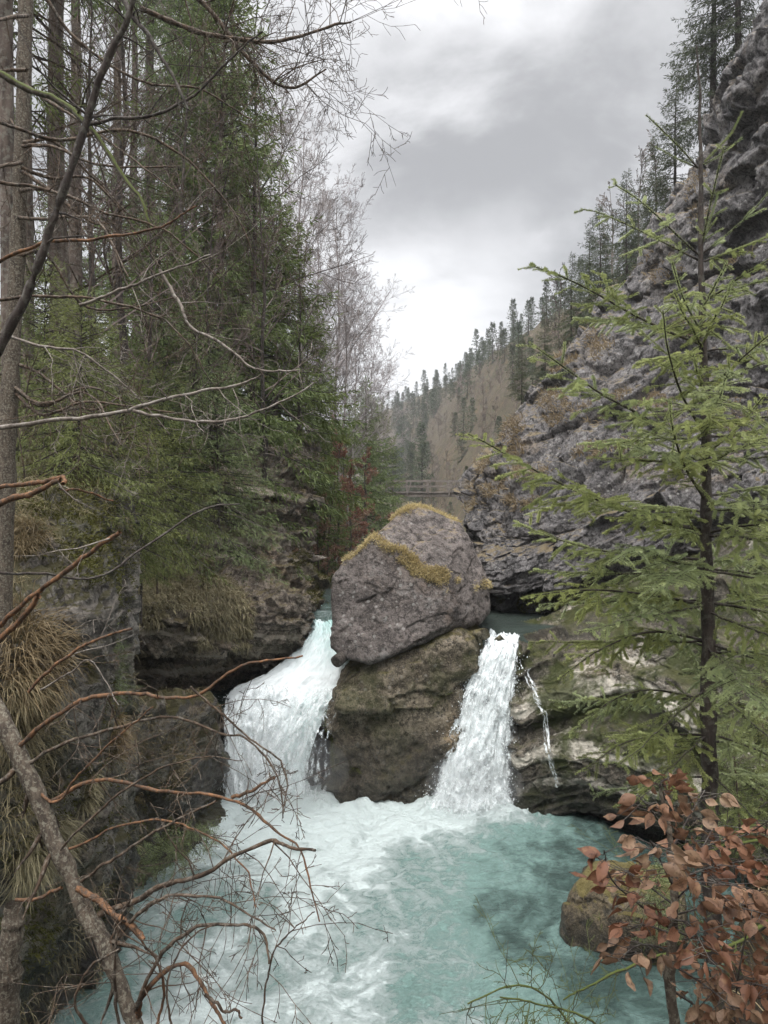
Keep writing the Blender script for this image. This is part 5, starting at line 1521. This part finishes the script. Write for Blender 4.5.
# ------------------------------------------------------------------ foreground: young copper beech
BD = 2.0
bee = thing('beech_sapling', P(672, 1030, BD), 'young beech with withered copper leaves in the lower right corner', 'beech')
mb = MB()
stick(mb, [(676, 1090), (672, 1000), (674, 930), (676, 870), (670, 820), (664, 785)], BD, BD, 13, 3, 0, 0, 900, sides=10)
mb.build('trunk', [M['bark_lichen']], bee, smooth=True, base=bee.location)
LEAF = [(0.0, 0.0), (0.10, 0.14), (0.28, 0.27), (0.46, 0.31), (0.64, 0.25), (0.84, 0.10), (1.0, 0.0)]
def beech_leaves(mb, p, d, L, r):
    for q, dd, l in zip(p, d, L):
        side = nrm(np.cross(dd, r.normal(size=3)))
        up = np.cross(side, dd)
        fold, curl, tw = 0.25 + 0.35 * r.random(), (r.random() - 0.35) * 0.9, r.normal() * 0.25
        vs = []
        for t, wd in LEAF:
            c = q + dd * l * (0.12 + t) + up * l * curl * t * t
            a = tw * t
            s2 = side * math.cos(a) + up * math.sin(a)
            u2 = up * math.cos(a) - side * math.sin(a)
            wav = 0.03 * r.normal()
            vs += [c + s2 * wd * l + u2 * (fold * wd + wav) * l, c + s2 * wd * 0.5 * l + u2 * (fold * wd * 0.36) * l, c, c - s2 * wd * 0.5 * l + u2 * (fold * wd * 0.36) * l, c - s2 * wd * l + u2 * (fold * wd - wav) * l]
        f = [(5 * i + j, 5 * i + j + 1, 5 * i + j + 6, 5 * i + j + 5) for i in range(len(LEAF) - 1) for j in range(4)]
        mb.add(vs, f, 0, np.full(35, r.random()))
        tube(mb, [q, q + dd * l * 0.14], 0.0009, 4, 1)
r_ = np.random.default_rng(77)
tw = [([(672, 930), (640, 905), (612, 880), (604, 850)], 1.8, 9), ([(674, 905), (640, 880), (622, 868)], 2.2, 8), ([(673, 845), (655, 815), (640, 798)], 1.9, 8), ([(666, 800), (660, 785), (672, 775)], 2.0, 6),
      ([(672, 850), (690, 815), (705, 790)], 2.1, 6), ([(674, 860), (710, 845), (745, 835), (770, 820)], 1.8, 11), ([(675, 880), (720, 865), (775, 858)], 2.2, 11), ([(675, 915), (720, 905), (770, 915)], 1.8, 11),
      ([(673, 950), (640, 945), (618, 960)], 1.85, 8), ([(674, 935), (645, 925), (628, 930)], 2.15, 7), ([(673, 965), (705, 985), (735, 1010)], 1.8, 9), ([(674, 930), (710, 945), (740, 955)], 2.2, 9), ([(672, 990), (700, 1010), (716, 1030)], 2.1, 7),
      ([(675, 890), (660, 860), (650, 840)], 1.7, 8), ([(675, 900), (700, 880), (725, 885)], 1.65, 9), ([(674, 920), (690, 925), (710, 960)], 1.7, 8), ([(676, 870), (700, 850), (712, 830)], 2.3, 7),
      ([(740, 1080), (735, 1010), (745, 940), (760, 890)], 1.9, 12), ([(735, 1000), (755, 985), (775, 990)], 1.8, 8), ([(735, 1010), (715, 985), (705, 960)], 2.0, 7)]
for k, (pts, d1, n) in enumerate(tw):
    B, Lf = MB(), MB()
    w = pline(pts, BD, d1, 16)
    tube(B, w, np.linspace(0.0032, 0.0012, 16), 5)
    n = int(n * 2.9)
    sl = np.linspace(0.25, 1.0, n)
    p = np.stack([np.interp(sl, np.linspace(0, 1, 16), w[:, c]) for c in range(3)], 1)
    tg = nrm(np.stack([np.interp(sl, np.linspace(0, 1, 16), np.gradient(w[:, c])) for c in range(3)], 1))
    sd = nrm(np.cross(tg, np.array((0.1, 0.3, 1.0)))) * np.where(np.arange(n) % 2, 1, -1)[:, None]
    st = p + sd * (0.012 + 0.04 * r_.random((n, 1))) + r_.normal(size=(n, 3)) * 0.016
    for a, b_ in zip(p, st):
        tube(B, [a, b_], 0.001, 4)
    d = nrm(tg * 0.55 + sd * 0.6 + np.array((0, -0.1, -0.55)) + r_.normal(size=(n, 3)) * 0.3)
    beech_leaves(Lf, st, d, 0.033 + 0.020 * r_.random(n), r_)
    b_o = B.build('branch', [M['bark_dark']], bee, smooth=True, base=bee.location)
    l_o = Lf.build('leaves', [M['beech_leaf'], M['bark_dark']], b_o, smooth=True)
    l_o.location = -bee.location

# ------------------------------------------------------------------ right foreground undergrowth
for k, (pts, d0, d1, w0, tw_, lab) in enumerate([
        ([(800, 900), (760, 925), (720, 950), (650, 960), (590, 985), (560, 1000)], 3.0, 2.8, 5, 16, 'thin mossy twig spreading low over the pool edge at lower right'),
        ([(620, 1060), (590, 1020), (540, 1005), (500, 995)], 2.6, 2.5, 3, 18, 'fine yellowish twig reaching in from the bottom edge'),
        ([(800, 840), (740, 845), (700, 860), (640, 880)], 3.4, 3.2, 4, 10, 'bare twig behind the copper leaves'),
        ([(580, 1060), (560, 1010), (520, 985), (470, 1000)], 2.7, 2.6, 2.5, 12, 'bare twig at the bottom edge in front of the pool')]):
    mb = MB()
    stick(mb, pts, d0, d1, w0, 1.5, 5, tw_, 950 + k, 5, 0.3, lev=2, kids=(3, 4), minr=0.0012, up=0.0)
    tag(mb.build('bare_twig', DM, smooth=True), lab, 'twig', 'bare twigs at the lower right')
for px, d, rz, s, z, lab in [(735, 6.2, 1.0, 0.30, -2.7, 'small dark spruce behind the copper beech'), (790, 5.6, 2.0, 0.42, -2.3, 'small spruce cut by the right edge below the sapling'), (660, 7.4, 3.0, 0.2, -4.1, 'tiny spruce on the pool edge behind the copper leaves')]:
    place(young, used, px, d, rz, s, lab, 'small spruces behind the copper beech', z=z)
place(shrubB, used, 770, 7.2, 1.0, 0.8, 'brown leafless shrub on the bank under the sapling', z=-3.0)
place(shrubB, used, 690, 8.6, 2.0, 0.7, 'brown leafless shrub beside the low shore rock', z=-4.6)
place(shrubB, used, 735, 5.6, 3.0, 0.6, 'brown leafless shrub at the foot of the sapling', z=-2.6)
n = 9000
x, y = 1.0 + 6 * RNG.random(n), 3.2 + 6.5 * RNG.random(n)
p = np.stack((x, y, ground_z(x, y)), 1)
p = p[(p[:, 2] > POOL + 0.25)]
n = len(p)
mb = MB()
kites(mb, p + (0, 0, 0.01), nrm(RNG.normal(size=(n, 3)) * (1, 1, 0.4) + (0, 0, 0.2)), nrm(RNG.normal(size=(n, 3))), 0.07, 0.045, 0)
i = RNG.integers(0, n, n)
blades(mb, p[i] + RNG.normal(size=(n, 3)) * (0.05, 0.05, 0), RNG.normal(size=(n, 3)) * 0.5 + (0, 0, 1.0), 0.12 + 0.25 * RNG.random(n), 0.008, 0.5, 1)
stuff(mb.build('ground_cover', [M['litter'], M['dry_grass']]), 'dead leaves and dry grass on the right foreground bank', 'ground cover')
